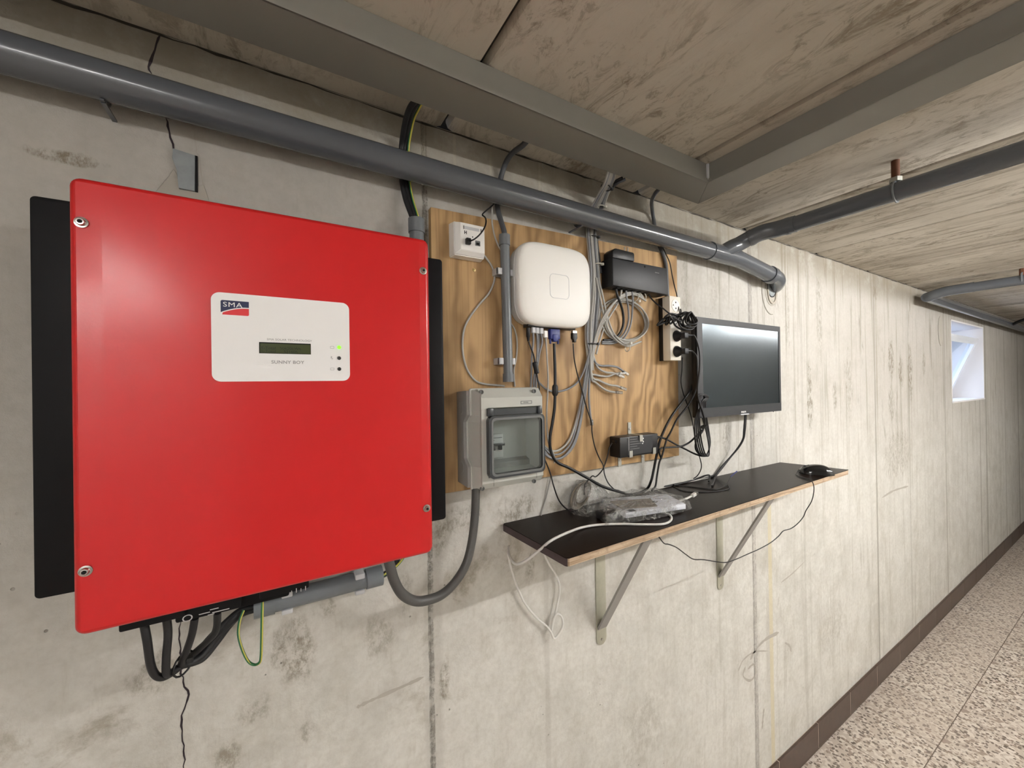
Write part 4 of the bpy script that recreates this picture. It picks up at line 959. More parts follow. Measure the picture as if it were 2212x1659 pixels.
c = W(1137, 869, FY); mb = MB(); ring(mb, rrect(c.x-.0155, c.x+.0155, c.z-.0038, c.z+.0038, .0005, 1), rrect(c.x-.0140, c.x+.0140, c.z-.0025, c.z+.0025, .0005, 1), -FY-.0004, -FY+.0002); nl = mb.build('name_plate', 'gasket', en)
text('lettering', 'HENSEL', .0036, (c.x-.0085, -FY-.0003, c.z-.0013), 'gasket', nl, sx=1.1, spacing=1.1)
MB().box((wx0+.013, -FY-.0003, ez0+.006), (wx0+.0136, -FY+.001, wz0-.001)).build('cover_seam', 'gasket', en); MB().box((wx1-.015, -FY-.0003, ez0+.010), (wx1-.0145, -FY+.001, wz0-.001)).build('cover_seam', 'gasket', en)
for zc in (ez1-.045, ez0+.045): MB().lathe([(0, .013), (.0008, .0125)], (ex0+.0001, -.042, zc), (-1, 0, 0), 24).build('knockout', 'encb', en)

# ================================================================== bundle of grey network cables
def C3(u, v, o=None):          # crop of the board area: 1659 px wide over 680 px at 840,400
    return (840+u/2.44, 400+v/2.44) if o is None else W(840+u/2.44, 400+v/2.44, o)
cols = ['ctlight', 'ctgrey', 'ctlight', 'ctlight', 'ctlight', 'ctgrey', 'ctgrey', 'ctlight']
nb = 8
tails = [
  [(1062, 980), (1090, 1000), (1150, 1008), (1190, 995), (1222, 992)],
  [(1080, 920), (1110, 950), (1160, 952), (1205, 960), (1240, 985)],
  [(1078, 900), (1100, 960), (1140, 985), (1180, 990), (1215, 1003)],
  [(1066, 1010), (1090, 1040), (1140, 1078), (1180, 1090), (1203, 1092)],
  [(1068, 1000), (1110, 1030), (1160, 1052), (1200, 1058), (1226, 1068)],
]
ends = ['uppermost', 'second', 'third', 'lowest', 'fourth']
for i in range(nb):
    t = (i/(nb-1)-.5)*2; zo = .010*((i*5) % nb)/nb
    o0 = .024 + zo
    pts = [(1322+t*8, 372+t*3, .125), (1316+t*9, 392, .095), (1303+t*10, 420, .05+zo*.5), (1290+t*13, 450, .018+zo*.6), (1281+t*12, 480, .012+zo*.5), (1278+t*10, 505, .016+zo), (1280+t*9, 540, o0), (1284+t*10, 590, o0), (1283+t*13, 640, o0), (1279+t*13, 690, o0), (1277+t*11, 742, o0)]
    if i < 5:
        tt = tails[i]; pts += [C3(*tt[0]) + (.026+zo*.4,)] + [C3(*q)+(.024+.004*j,) for j, q in enumerate(tt[1:])]
        lab = '%s of the loose grey network cables ending in clear plugs on the plywood' % ends[i]
    elif i == 5: pts += [(1270, 800, .024), (1262, 850, .0225), (1254, 905, .022), (1240, 955, .022), (1220, 984, .0225), (1196, 991, .0225), (1172, 975, .0225), (1160, 940, .0225)]; lab = 'grey network cable from the bundle sweeping to the bottom of the plywood'
    elif i == 6: pts += [(1276, 790, .026), (1272, 850, .026), (1275, 895, .026), (1278, 912, .027)]; lab = 'grey cable from the bundle ending in a small plug beside the thin black cable'
    else: pts += [(1282, 700, .03), (1290, 660, .028)][:0] + [(1268, 790, .024), (1258, 850, .023), (1247, 900, .0225), (1232, 945, .0225), (1214, 968, .0225), (1192, 974, .0225), (1170, 955, .0225), (1161, 920, .0225)]; lab = 'grey network cable from the bundle sweeping behind the fuse enclosure'
    nc = thing('network_cable', lab, 'cable', W(1277, 742, .03), 'grey network cables of the bundle')
    cable('lead', None, P(0, pts), .0031, cols[i], parent=nc)
    if i < 5:
        e = W(*pts[-1]); f_ = W(*pts[-2]); d_ = (e-f_).normalized(); rot = d_.to_track_quat('X', 'Z').to_matrix()
        MB().box(e+d_*.006-Vector((.011, .0045, .004)), e+d_*.006+Vector((.011, .0045, .004)), .0012, 1, rot=rot).build('clear_plug', 'clearplug', nc)
        MB().box(e-Vector((.004, .003, .003)), e+Vector((.004, .003, .003)), .001, 1, rot=rot).build('strain_relief', 'ctlight', nc)
    if i == 6: e = W(*pts[-1]); MB().box(e-Vector((.004, .004, .009)), e+Vector((.004, .004, .007)), .001, 1).build('clear_plug', 'clearplug', nc)
for k_, (px, py, o, w_, mat, lab, ln) in enumerate(((1309, 405, .075, .022, 'tie', 'black cable tie round the grey bundle above the drain pipe', 1), (1281, 512, .022, .022, 'tie', 'black cable tie round the grey bundle just below the drain pipe', 1), (1278, 743, .030, .026, 'tie', 'black cable tie round the grey bundle beside the cable coil', 0), (1297, 447, .025, .020, 'tiew', 'ivory cable tie round the grey bundle just above the drain pipe', 1), (1291, 571, .030, .016, 'tiew', 'ivory cable tie at the left end of the black switch', 1))):
    c = W(px, py, o); tt = thing('cable_tie', lab, 'cable tie', c)
    sl_ = .35 if k_ == 0 else 0
    MB().tube([c+Vector((w_*.62*math.cos(a), -.0115*math.sin(a), -sl_*w_*.62*math.cos(a))) for a in [2*PI*i/24 for i in range(24)]], .0016, 6, closed=True).build('strap', mat, tt)
    MB().box(c+Vector((w_*.55, -.010, -.003-sl_*.01)), c+Vector((w_*.55+.008, -.002, .004-sl_*.01)), .001, 1).build('tie_head', mat, tt)
for q in range(2):
    cable('dark_cable', 'dark cable %s joining the grey bundle from the duct' % ('curving in front' if q else 'curving behind'), P(0, [(1345+q*6, 384+q*3, .12), (1330+q*4, 392+q*3, .10), (1320+q*2, 404+q*2, .07), (1310, 420, .045), (1296, 452, .022), (1288, 490, .012), (1289, 520, .021), (1294, 560, .022), (1298, 590, .022)]), .0042, ['black', 'dkgrey'][q], 'dark cables joining the bundle')
# grey coil under the switch
ck = thing('cable_coil', 'coiled light grey network cable tied in a ring below the black switch', 'cable coil', W(1352, 690, .03))
c = W(1352, 692, .032)
for t in range(4):
    rr = .098 - .0045*t; rz = .068-.0035*t; y_ = -.024-.0045*(t % 3)
    loop = [Vector((c.x+.003*t+rr*math.cos(a)*(1+.02*math.sin(3*a+t)), y_-.002*math.sin(2*a+t), c.z+rz*math.sin(a))) for a in [2*PI*i/40+.2*t for i in range(40)]]
    MB().tube(loop, .0027, 8, closed=True).build('coil_turn', 'ctlight', ck, sharp=1.2)
for j in range(3):
    cable('lead', None, P(0, [(1395, 650, .04), (1372+3*j, 637-3*j, .042), (1350, 640-3*j, .042), (1325+2*j, 655-2*j, .040), (1305+3*j, 682, .038), (1292+3*j, 710, .036), (1283+2*j, 742, .034), (1277+2*j, 775, .030), (1275+3*j, 800, .028)]), .0026, 'ctlight', parent=ck)
for j in range(2):
    cable('lead', None, P(0, [(1288+5*j, 600, .034), (1296+6*j, 640, .034), (1304+7*j, 680, .033), (1316+7*j, 715, .034), (1335+4*j, 738-3*j, .034), (1358, 748-3*j, .034), (1385, 738, .034)]), .0027, 'ctlight', parent=ck)
for px, py, rx_ in ((1376, 643, 1), (1392, 640, -1), (1358, 751, .3)):
    e = W(px, py, .042); MB().tube([e+Vector((.004*rx_*math.cos(a), -.010*math.sin(a)+.004, .011*math.cos(a))) for a in [2*PI*i/14 for i in range(14)]], .0014, 6, closed=True).build('tie', 'tiew', ck)
    MB().box(e+Vector((-.003, -.012, .008 if rx_ < .9 else -.016)), e+Vector((.004, -.006, .016 if rx_ < .9 else -.008)), .001, 1).build('tie_head', 'tiew', ck)

# ================================================================== black switch on the board
sw = thing('network_switch', 'wide black network switch mounted high on the plywood', 'network switch', (.94, -.04, 1.998))
mb = MB()
A = [W(*q, .021) for q in ((1297, 565), (1300, 622))]
sA = [(.823, 2.000), (1.064, 1.997), (1.060, 2.081), (.823, 2.079)]
t = bmesh.new()
mb.prism(sA, 'y', -.0655, -BD-.001, .003); mb.build('case', 'dark', sw)
MB().box((.822, -.062, 1.9985), (.8245, -.020, 2.080), .001).build('end_panel', 'black', sw)
MB().box((.830, -.0660, 2.0195), (.94, -.0653, 2.0205)).build('front_groove', 'black', sw)
c = W(1393, 576, .066); MB().lathe([(0, .0035), (.0003, .0035)], (c.x, -.0656, c.z), (0, -1, 0), 12).build('status_lamp', 'hole', sw)
c = W(1415, 588, .066); text('lettering', 'SWITCH', .0042, (c.x, -.0657, c.z-.002), 'grprint', sw, sx=1.2)
for px in (1331, 1342, 1353, 1364, 1378, 1392):
    c = W(px, 626, .045); MB().box((c.x-.0055, -.055, 1.9965), (c.x+.0055, -.035, 2.002)).build('port', 'hole', sw)
ad = thing('plug_adapter', 'black plug adapter with two upturned metal pins on top of the switch', 'power adapter', W(1345, 555, .045))
a = W(1320, 556, .055); b = W(1366, 562, .055)
MB().prism([(a.x-.002, 2.0795), (b.x, 2.0815), (b.x, 2.103), (b.x-.003, 2.108), (a.x+.010, 2.109), (a.x-.002, 2.099)], 'y', -.064, -.026, .003).build('adapter_body', 'black', ad)
for px in (1349, 1356): c = W(px, 540, .045); MB().cyl((c.x, -.045, 2.107), (c.x, -.045, 2.127), .0022, 12).build('pin', 'steel', ad)
cable('coax_cable', 'black cable curving down from the left end of the black switch', P(0, [(1330, 622, .045), (1334, 640, .045), (1340, 655, .040), (1345, 672, .034), (1347, 692, .030), (1344, 710, .028), (1334, 726, .026), (1318, 734, .024), (1303, 735, .0225)]), .0038, 'black')
cable('switch_cable', 'grey cable leaving the switch, left of two, curving left behind the coil', P(0, [(1352, 622, .045), (1354, 645, .044), (1357, 665, .036), (1358, 690, .030), (1353, 712, .028), (1340, 730, .026), (1320, 738, .024), (1300, 738, .0225)]), .0028, 'ctgrey', 'grey cables under the switch')
cable('switch_cable', 'grey cable leaving the switch, right of two, curving left behind the coil', P(0, [(1364, 622, .045), (1367, 645, .044), (1366, 668, .036), (1364, 692, .030), (1358, 714, .027), (1344, 734, .025), (1322, 742, .0235), (1300, 742, .0225)]), .0028, 'ctgrey', 'grey cables under the switch')
cable('switch_cable', 'short grey cable from the leftmost switch port running down to the bundle', P(0, [(1343, 622, .045), (1340, 640, .042), (1332, 660, .034), (1318, 682, .028), (1306, 705, .026), (1296, 735, .026), (1288, 765, .026)]), .0028, 'ctlight')
cable('dark_grey_cable', 'dark grey cable from the duct down behind the right end of the switch', P(0, [(1424, 408, .12), (1414, 420, .10), (1408, 436, .06), (1409, 455, .02), (1413, 480, .009), (1418, 510, .009), (1424, 530, .013), (1432, 548, .024), (1438, 570, .0245), (1440, 600, .0245), (1442, 640, .0245)]), .0058, 'dkgrey', n=12)
cable('thin_black_cable', 'thin black cable dropping from the pipe to the white power strip', P(0, [(1432, 535, .012), (1438, 548, .024), (1447, 568, .026), (1452, 595, .028), (1457, 618, .036), (1462, 638, .042), (1466, 665, .064), (1471, 690, .075)]), .0017, 'black')

# ================================================================== white power strip
ps = thing('power_strip', 'white power strip with four sockets fixed upright at the right edge of the plywood', 'power strip', (1.10, -.04, 1.79))
p0, p1, q0, q1 = 1.0725, 1.126, 1.791, 1.997
MB().box((p0+.001, -.034, q0), (p1-.001, -BD, q1-.001), .001).build('back_plate', 'black', ps)
MB().box((p0, -.0625, q0), (p1, -.034, q1), .0022).build('housing', 'ivory', ps)
oc = [W(*q, .0625) for q in ((1458, 656), (1458, 690), (1459, 722), (1460, 756))]
oz = [q1-.029-.0495*i for i in range(4)]
for i, z_ in enumerate(oz):
    s_ = MB(); n_ = 28
    s_.lathe([(-.0006, .0205), (.0012, .0205), (.0012, .0190), (.0004, .0188)], ((p0+p1)/2+.002, -.0625, z_), (0, -1, 0), n_); s_ = s_.build('socket_rim', 'ivory', ps)
    MB().lathe([(0, .0188), (.0006, .0186)], ((p0+p1)/2+.002, -.0625, z_), (0, -1, 0), n_).build('socket_face', 'white', s_)
    if i < 2:
        for dz in (-.0095, .0095): MB().lathe([(0, .0026), (.0004, .0026)], ((p0+p1)/2+.002, -.0631, z_+dz), (0, -1, 0), 10).build('pin_hole', 'hole', s_)
        MB().cyl(((p0+p1)/2-.010, -.060, z_), ((p0+p1)/2-.010, -.067, z_), .0022, 10).build('earth_pin', 'steel', s_)
def plug(z_, lab, nm='power_plug', pts=None, side=0):
    x_ = (p0+p1)/2+.002; t = thing(nm, lab, 'plug', (x_, -.064, z_-.018), 'black plugs in the power strip')
    MB().lathe([(.0008, .0182), (.004, .0180), (.010, .0150), (.018, .0110), (.024, .0095)], (x_, -.0625, z_), (0, -1, 0), 28).build('plug_body', 'black', t)
    MB().box((x_-.008, -.100, z_-.010), (x_+.012, -.080, z_+.008), .003).build('grip', 'dark', t)
    e = Vector((x_+.010, -.096, z_)); MB().cyl(e, e+Vector((.016, -.002, 0)), .0042, 12, r1=.0030).build('strain_relief', 'dark', t)
    cable('lead', None, [e+Vector((.014, -.002, 0))]+pts, .0030, 'black', parent=t); return t
plug(oz[2], 'upper black plug in the white power strip with cord to the monitor', pts=P(0, [(1500, 726, .095), (1508, 745, .10), (1512, 770, .105), (1511, 800, .105), (1507, 830, .10), (1508, 860, .10), (1517, 890, .095), (1522, 910, .09), (1518, 930, .085), (1505, 950, .08), (1503, 970, .075), (1515, 984, .07), (1528, 985, .065)]))
plug(oz[3], 'lower black plug in the white power strip with cord hanging behind the monitor', pts=P(0, [(1494, 758, .09), (1504, 770, .09), (1506, 795, .088), (1505, 830, .085), (1498, 855, .08), (1483, 880, .07), (1463, 905, .06), (1448, 935, .055), (1440, 950, .052), (1430, 985, .05), (1424, 1000, .048), (1419, 1030, .045), (1416, 1050, .05), (1408, 1060, .06)]))
# coiled black cord hanging on the strip
bc = thing('cord_coil', 'tangled coil of black cord hanging on the white power strip', 'cable coil', W(1475, 690, .10))
c = W(1484, 692, .098)
for t in range(6):
    aa = .02+.004*(t % 3); ph = .35*t; cc = c + Vector((.003*math.sin(t*2.1), .006*(t-2.5), .004*math.cos(t*1.7)))
    MB().tube([cc+Vector(((aa*1.25)*math.cos(a+ph), .006*math.sin(2*a+t), (aa*.95)*math.sin(a+ph))) for a in [2*PI*i/28 for i in range(28)]], .0029, 8, closed=True).build('coil_turn', 'black', bc, sharp=1.2)
c = W(1452, 688, .09)
for t in range(5):
    cc = c + Vector((.004*math.cos(t*2.5), .004*(t-2), .003*math.sin(t*1.9)))
    MB().tube([cc+Vector((.026*math.cos(a), .010*math.sin(a+t), .007*math.sin(a)+.012*math.cos(a)*(.3+.15*t)+.006*math.sin(2*a+t))) for a in [2*PI*i/28 for i in range(28)]], .0029, 8, closed=True).build('coil_turn', 'black', bc, sharp=1.2)
cable('lead', None, P(0, [(1400, 628, .040), (1405, 642, .045), (1417, 655, .06), (1432, 666, .075), (1446, 677, .085), (1460, 682, .09), (1470, 676, .09), (1470, 668, .08)]), .0022, 'black', parent=bc)
cable('lead', None, P(0, [(1448, 684, .09), (1432, 690, .085), (1420, 702, .075), (1428, 700, .08), (1445, 692, .088)]), .0034, 'black', parent=bc)

# ================================================================== monitor
mo = thing('monitor', 'black wall-mounted computer monitor with a dark matte screen', 'monitor', (1.46, -.05, 1.60))
MF = .085
def MW(px, py): v = W(px, py, MF); return v
m0, m1, m2, m3 = MW(1508, 683), MW(1686, 707), MW(1506, 903), MW(1687, 888)
mx0, mx1, mz0, mz1 = (m0.x+m2.x)/2, (m1.x+m3.x)/2, (m2.z+m3.z)/2, (m0.z+m1.z)/2
MB().prism(rrect(mx0, mx1, mz0, mz1, .004, 3), 'y', -MF+.002, -MF+.022, .0015).build('rear_shell', 'black', mo)
s0, s1, s2, s3 = MW(1518, 697), MW(1682, 718), MW(1518, 878), MW(1685, 873)
qx0, qx1, qz0, qz1 = (s0.x+s2.x)/2+.001, (s1.x+s3.x)/2-.002, (s2.z+s3.z)/2, (s0.z+s1.z)/2
fo = [(mx0, mz0), (mx1, mz0), (mx1, mz1), (mx0, mz1)]; fi = [(qx0, qz0), (qx1, qz0), (qx1, qz1), (qx0, qz1)]
mb = MB(); ring(mb, fo, fi, -MF, -MF+.006); bz = mb.build('bezel', 'dark', mo)
MB().box((qx0, -MF+.0012, qz0), (qx1, -MF+.003, qz1)).build('screen', 'screen', mo)
MB().box((mx0+.10, -MF+.022, mz0+.06), (mx1-.10, -MF+.050, mz1-.05), .01).build('electronics_hump', 'black', mo)
MB().box(((mx0+mx1)/2-.05, -.036, (mz0+mz1)/2-.05), ((mx0+mx1)/2+.05, 0, (mz0+mz1)/2+.05), .003).build('wall_mount', 'blackm', mo)
c = MW(1601, 892); text('lettering', 'PHILIPS', .0085, (c.x, -MF-.0003, c.z), 'label', bz, sx=1.15, bold=.0002)
c = MW(1609, 898); MB().box((c.x-.026, -MF-.001, mz0-.003), (c.x+.026, -MF+.008, mz0+.0015), .001).build('chin_bar', 'clip', mo)
MB().box((mx1-.052, -MF+.004, mz0-.003), (mx1-.050, -MF+.006, mz0)).build('button', 'dark', mo)
for i in range(2):
    cable('monitor_cable', '%s of two black cables hanging from the monitor to the shelf' % ('front' if i else 'rear'), P(0, [(1612-2*i, 880, .055), (1611-2*i, 905, .052), (1609-2*i, 930, .05), (1606-i, 948, .045), (1596-i, 966, .035), (1580, 985, .022), (1562-2*i, 1008-i, .012), (1548-2*i, 1026, .010)]) + ([Zp(1530, 1030, SZ+.004), Zp(1500, 1036, SZ+.004), Zp(1480, 1042, SZ+.004), Zp(1455, 1048, SZ+.004)] if i else [Zp(1542, 1040, SZ+.004), Zp(1538, 1050, SZ+.004)]), .0032, 'black', 'cables from the monitor')
# looped cords below the left of the monitor
lc = thing('cord_loops', 'hanging loops of black cord tied below the left corner of the monitor', 'cable coil', W(1520, 930, .08))
for t in range(4):
    cable('loop', None, P(0, [(1512, 880, .085), (1502+3*t, 905, .085+.003*t), (1502+4*t, 945, .088), (1510+4*t, 978, .088), (1525+2*t, 984, .085), (1534-1*t, 960, .082+.002*t), (1531-2*t, 930, .08), (1526-3*t, 900, .08), (1524-3*t, 870, .085), (1530-2*t, 858, .088), (1520-3*t, 852, .09), (1512-2*t, 865, .088)]), .0024, 'black', parent=lc)
c = W(1519, 922, .086); MB().tube([c+Vector((.011*math.cos(a), .008*math.sin(a), .003*math.cos(a))) for a in [2*PI*i/16 for i in range(16)]], .003, 6, closed=True).build('tie', 'tie', lc)
cable('black_cable', 'black cord crossing from the adapter brick to the hanging loops', P(0, [(1420, 943, .045), (1432, 946, .045), (1442, 950, .048), (1460, 960, .05), (1480, 970, .055), (1500, 980, .065), (1518, 985, .08), (1532, 980, .085)]), .0030, 'black')
cable('black_cable', 'black cord looping from the shelf cables up to the hanging loops', P(0, [(1428, 990, .045), (1424, 975, .046), (1430, 968, .047), (1450, 966, .05), (1472, 964, .055), (1490, 955, .062), (1506, 940, .075), (1516, 928, .085)]), .0030, 'black')
cable('thin_black_cable', 'thin black cord dropping from the power strip to the shelf', P(0, [(1474, 772, .05), (1473, 800, .045), (1471, 825, .04), (1476, 850, .038), (1485, 875, .036), (1493, 900, .034), (1499, 930, .032), (1503, 965, .03), (1512, 990, .028), (1515, 1010, .024), (1506, 1028, .014)]) + [Zp(1490, 1037, SZ+.003), Zp(1470, 1043, SZ+.003)], .0017, 'black')

# ================================================================== adapter brick with clips
ab = thing('adapter_brick', 'black power adapter brick held by steel clips at the bottom of the plywood', 'power adapter', W(1370, 990, .045))
a0_, a1_ = W(1339, 947, .062), W(1422, 977, .062)
MB().box((a0_.x, -.062, a1_.z-.001), (a1_.x, -.0205, a0_.z+.002), .0025).build('case', 'black', ab)
lb2 = MB().box((a0_.x+.030, -.0626, a1_.z+.004), (a1_.x-.026, -.0619, a0_.z-.002)).build('rating_label', 'dark', ab)
MB().box((a0_.x+.0345, -.0629, a1_.z+.003), (a0_.x+.0362, -.0625, a0_.z-.001)).build('label_line', 'grprint', lb2)
for i in range(5): zz = a0_.z-.008-.007*i; MB().box((a0_.x+.04, -.0629, zz), (a0_.x+.04+.030+.01*(i % 3), -.0625, zz+.0016)).build('label_print', 'gasket', lb2)
mb = MB(); c = W(1382, 951, .0625)
for i in range(4): mb.box((c.x+.010+.003*(i % 2), -.0630, c.z-.012+.005*i), (c.x+.014+.003*(i % 2), -.0625, c.z-.009+.005*i))
mb.build('label_marks', 'label', lb2)
for px, up_, lab in ((1360, 1, 'upper'), (1339, -1, 'lower left'), (1389, -1, 'lower right')):
    q = thing('steel_clip', '%s steel angle clip holding the black adapter brick' % lab, 'bracket', W(px, 960, .03), 'steel clips round the adapter')
    zt = a0_.z+.002 if up_ > 0 else a1_.z-.001
    xx = W(px, 925 if up_ > 0 else 1000, .02).x
    MB().box((xx-.0065, -.0205, min(zt, zt+up_*.036)), (xx+.0065, -.0182, max(zt, zt+up_*.036))).build('foot', 'galv', q)
    mb = MB(); mb.box((xx-.0065, -.065, min(zt, zt+up_*.0015)), (xx+.0065, -.0185, max(zt, zt+up_*.0015))); mb.box((xx-.0065, -.0655, min(zt, zt-up_*.018)), (xx+.0065, -.0635, max(zt, zt-up_*.018)))
    mb.build('clip_arm', 'galv', q)
    MB().lathe([(0, .0042), (.0012, .0038), (.0014, .002)], (xx, -.0205, zt+up_*.016), (0, -1, 0), 14).build('screw', 'steel', q)
MB().box((a0_.x-.006, -.050, a0_.z-.016), (a0_.x+.002, -.038, a0_.z-.006), .002).build('cord_grip', 'black', ab)
MB().tube([(a1_.x-.001, -.045, a0_.z-.012), (a1_.x+.006, -.045, a0_.z-.013), (a1_.x+.020, -.045, a0_.z-.017)], 1, 12, radii=[.0085, .0075, .004]).build('cord_plug', 'black', ab)
cable('adapter_lead', 'thin black lead from the adapter brick down to the shelf', P(0, [(1322, 957, .044), (1316, 968, .044), (1311, 990, .042), (1303, 1012, .04), (1294, 1024, .038), (1286, 1030, .036), (1280, 1028, .034), (1272, 1036, .032), (1264, 1046, .032), (1262, 1056, .04), (1262, 1068, .05)]), .0017, 'black')

# ================================================================== shelf
sf = thing('wall_shelf', 'dark brown plywood shelf with a bare front edge on two brackets', 'shelf', (1.18, -.12, SZ-.018))
poly = [(.497, -.249)] + [(.487, -.006), (.492, -.001), (1.868, -.001), (1.928, -.222)]
mb = MB(); mb.prism([(.503, -.2485), (.4975, -.243), (.487, -.006), (.492, -.001), (1.868, -.001), (1.926, -.218), (1.920, -.222)], 'z', SZ-.0015, SZ); mb.build('film_face', 'shelf', sf)
mb = MB(); mb.prism([(.504, -.2480), (.4985, -.243), (.488, -.006), (.4925, -.0015), (1.867, -.0015), (1.925, -.218), (1.919, -.2215)], 'z', SZ-.0175, SZ-.0014); mb.build('board_core', 'edge', sf)
mb = MB(); mb.prism([(.500, -.2475), (.4968, -.243), (.4862, -.006), (.489, -.002), (.492, -.006), (.502, -.243)], 'z', SZ-.0172, SZ-.0012); mb.build('painted_end', 'shelfedge', sf)
for i, (px, lab) in enumerate(((1297, 'left'), (1555, 'right'))):
    xb = W(px, 1240 if i == 0 else 1180, .002).x; zb_ = W(px, 1392 if i == 0 else 1273, 0).z
    br = thing('shelf_bracket', '%s steel bracket under the dark shelf' % lab, 'shelf bracket', (xb, -.003, zb_), 'steel shelf brackets')
    hw_ = .019; arc = [(xb+hw_*math.cos(a), zb_+hw_+hw_*math.sin(a)) for a in [PI+PI*i_/8 for i_ in range(9)]]
    MB().prism(arc + [(xb+hw_, SZ-.019), (xb-hw_, SZ-.019)], 'y', -.0035, 0, .0005).build('wall_strap', 'bracket', br)
    MB().box((xb-.017, -.215, SZ-.0215), (xb+.017, -.003, SZ-.0182)).build('top_arm', 'bracket', br)
    zf = zb_+.052
    A = Vector((xb, -.005, zf)); B = Vector((xb, -.195, SZ-.0225)); d_ = (B-A).normalized(); n_ = Vector((0, -d_.z, d_.y)); t = bmesh.new()
    mb = MB(); mb.loops([[p_+Vector((sx*.0165, 0, 0))+n_*sn*.003 for sx, sn in ((-1, -1), (1, -1), (1, 1), (-1, 1))] for p_ in (A, B)]); mb.build('brace', 'bracket_g', br)
    for zz in (zb_+.016, SZ-.05): MB().lathe([(0, .0038), (.0016, .0030)], (xb, -.0035, zz), (0, -1, 0), 12).build('screw', 'steel', br)

# ---- mouse
ma, mb_ = Zp(1728, 1022, SZ), Zp(1800, 1026, SZ)
mc = (ma+mb_)/2; md = (mb_-ma); md.z = 0; mL = max(md.length, .09); md.normalize(); mn = Vector((-md.y, md.x, 0))
ms = thing('computer_mouse', 'glossy black computer mouse at the right end of the dark shelf', 'mouse', Vector((mc.x, mc.y, SZ)))
rings = []; n_ = 24; N2 = 14
mb = MB(); L_ = .056
def msurf(u, v):   # u along, v angle 0..pi
    w_ = .030*(1-(abs(u)**2.6))**.5*(1-.10*math.cos(2.5*u)); h_ = .036*(1-abs(u+.05)**2.4 if abs(u+.05) < 1 else 0)**.6*(1+.10*u)
    cz_ = math.sin(v); cx2 = math.cos(v)
    return Vector((mc.x, mc.y, SZ+.0005)) + md*(u*L_) + mn*(w_*math.copysign(abs(cx2)**.8, cx2)) + Vector((0, 0, max(h_, 0)*cz_))
us = [-.985+1.93*i/n_ for i in range(n_+1)]
mb.loops([[msurf(u, PI*j/N2) for j in range(N2+1)] for u in us]); mb.build('body', 'black_gloss' if 'black_gloss' in MT else 'black', ms, sharp=1.0)
MB().tube([msurf(-.80+.08*i, PI/2)+Vector((0, 0, .0002)) for i in range(6)], .0009, 5).build('button_gap', 'hole', ms)
MB().lathe([(-.003, .004), (-.0025, .0055), (.0025, .0055), (.003, .004)], msurf(-.62, PI/2)-Vector((0, 0, .003)), mn, 16).build('scroll_wheel', 'dark', ms)
st_ = msurf(-.98, PI/2)
cable('mouse_cable', 'thin black mouse cable hanging in a long curve below the shelf', [st_+Vector((0, 0, .002)), Zp(1722, 1020, SZ+.006), Zp(1720, 1026, SZ+.003), Zp(1735, 1032, SZ+.003), Zp(1750, 1036, SZ+.004)] + P(0, [(1757, 1046, .240), (1758, 1062, .238), (1753, 1083, .23), (1741, 1103, .22), (1735, 1117, .215), (1722, 1132, .21), (1708, 1142, .20), (1692, 1147, .195), (1682, 1158, .19), (1665, 1172, .185), (1640, 1186, .18), (1615, 1197, .18), (1590, 1208, .18), (1568, 1215, .18), (1545, 1213, .18), (1520, 1209, .185), (1498, 1208, .19), (1482, 1198, .19), (1462, 1183, .195), (1445, 1176, .20), (1435, 1174, .20), (1425, 1162, .20), (1418, 1150, .19)]), .0015, 'black', k=5)

# ---- cords on the shelf
cable('black_cable', 'black cord lying along the back of the shelf', [Zp(1408, 1056, SZ+.005), Zp(1415, 1052, SZ+.004), Zp(1440, 1050, SZ+.004), Zp(1470, 1043, SZ+.004), Zp(1500, 1036, SZ+.005), Zp(1525, 1027, SZ+.02), Zp(1533, 1028, SZ+.014), Zp(1531, 1040, SZ+.004)], .0030, 'black')
cable('thin_black_cable', 'thin black cord with a loose blue end lying on the shelf', [Zp(1450, 1048, SZ+.003), Zp(1480, 1050, SZ+.002), Zp(1510, 1054, SZ+.002), Zp(1545, 1057, SZ+.002), Zp(1565, 1050, SZ+.003), Zp(1574, 1038, SZ+.01), Zp(1578, 1030, SZ+.016)], .0016, 'black')
cable('thin_black_cable', 'thin black cord curling on the shelf in front of the other cords', [Zp(1452, 1049, SZ+.0015), Zp(1475, 1060, SZ+.0015), Zp(1510, 1063, SZ+.0015), Zp(1550, 1061, SZ+.0015), Zp(1574, 1056, SZ+.0015), Zp(1572, 1046, SZ+.003)], .0013, 'black')
e = Zp(1578, 1030, SZ+.016); f_ = Zp(1592, 1018, SZ+.026)
MB().tube([e, f_], .0019, 8).build('blue_tip', 'vga', bpy.data.objects['thin_black_cable.002'] if 'thin_black_cable.002' in bpy.data.objects else mo)
wc = thing('white_patch_cable', 'white patch cable lying over the left end of the shelf and hanging below', 'cable', Zp(1225, 1150, SZ))
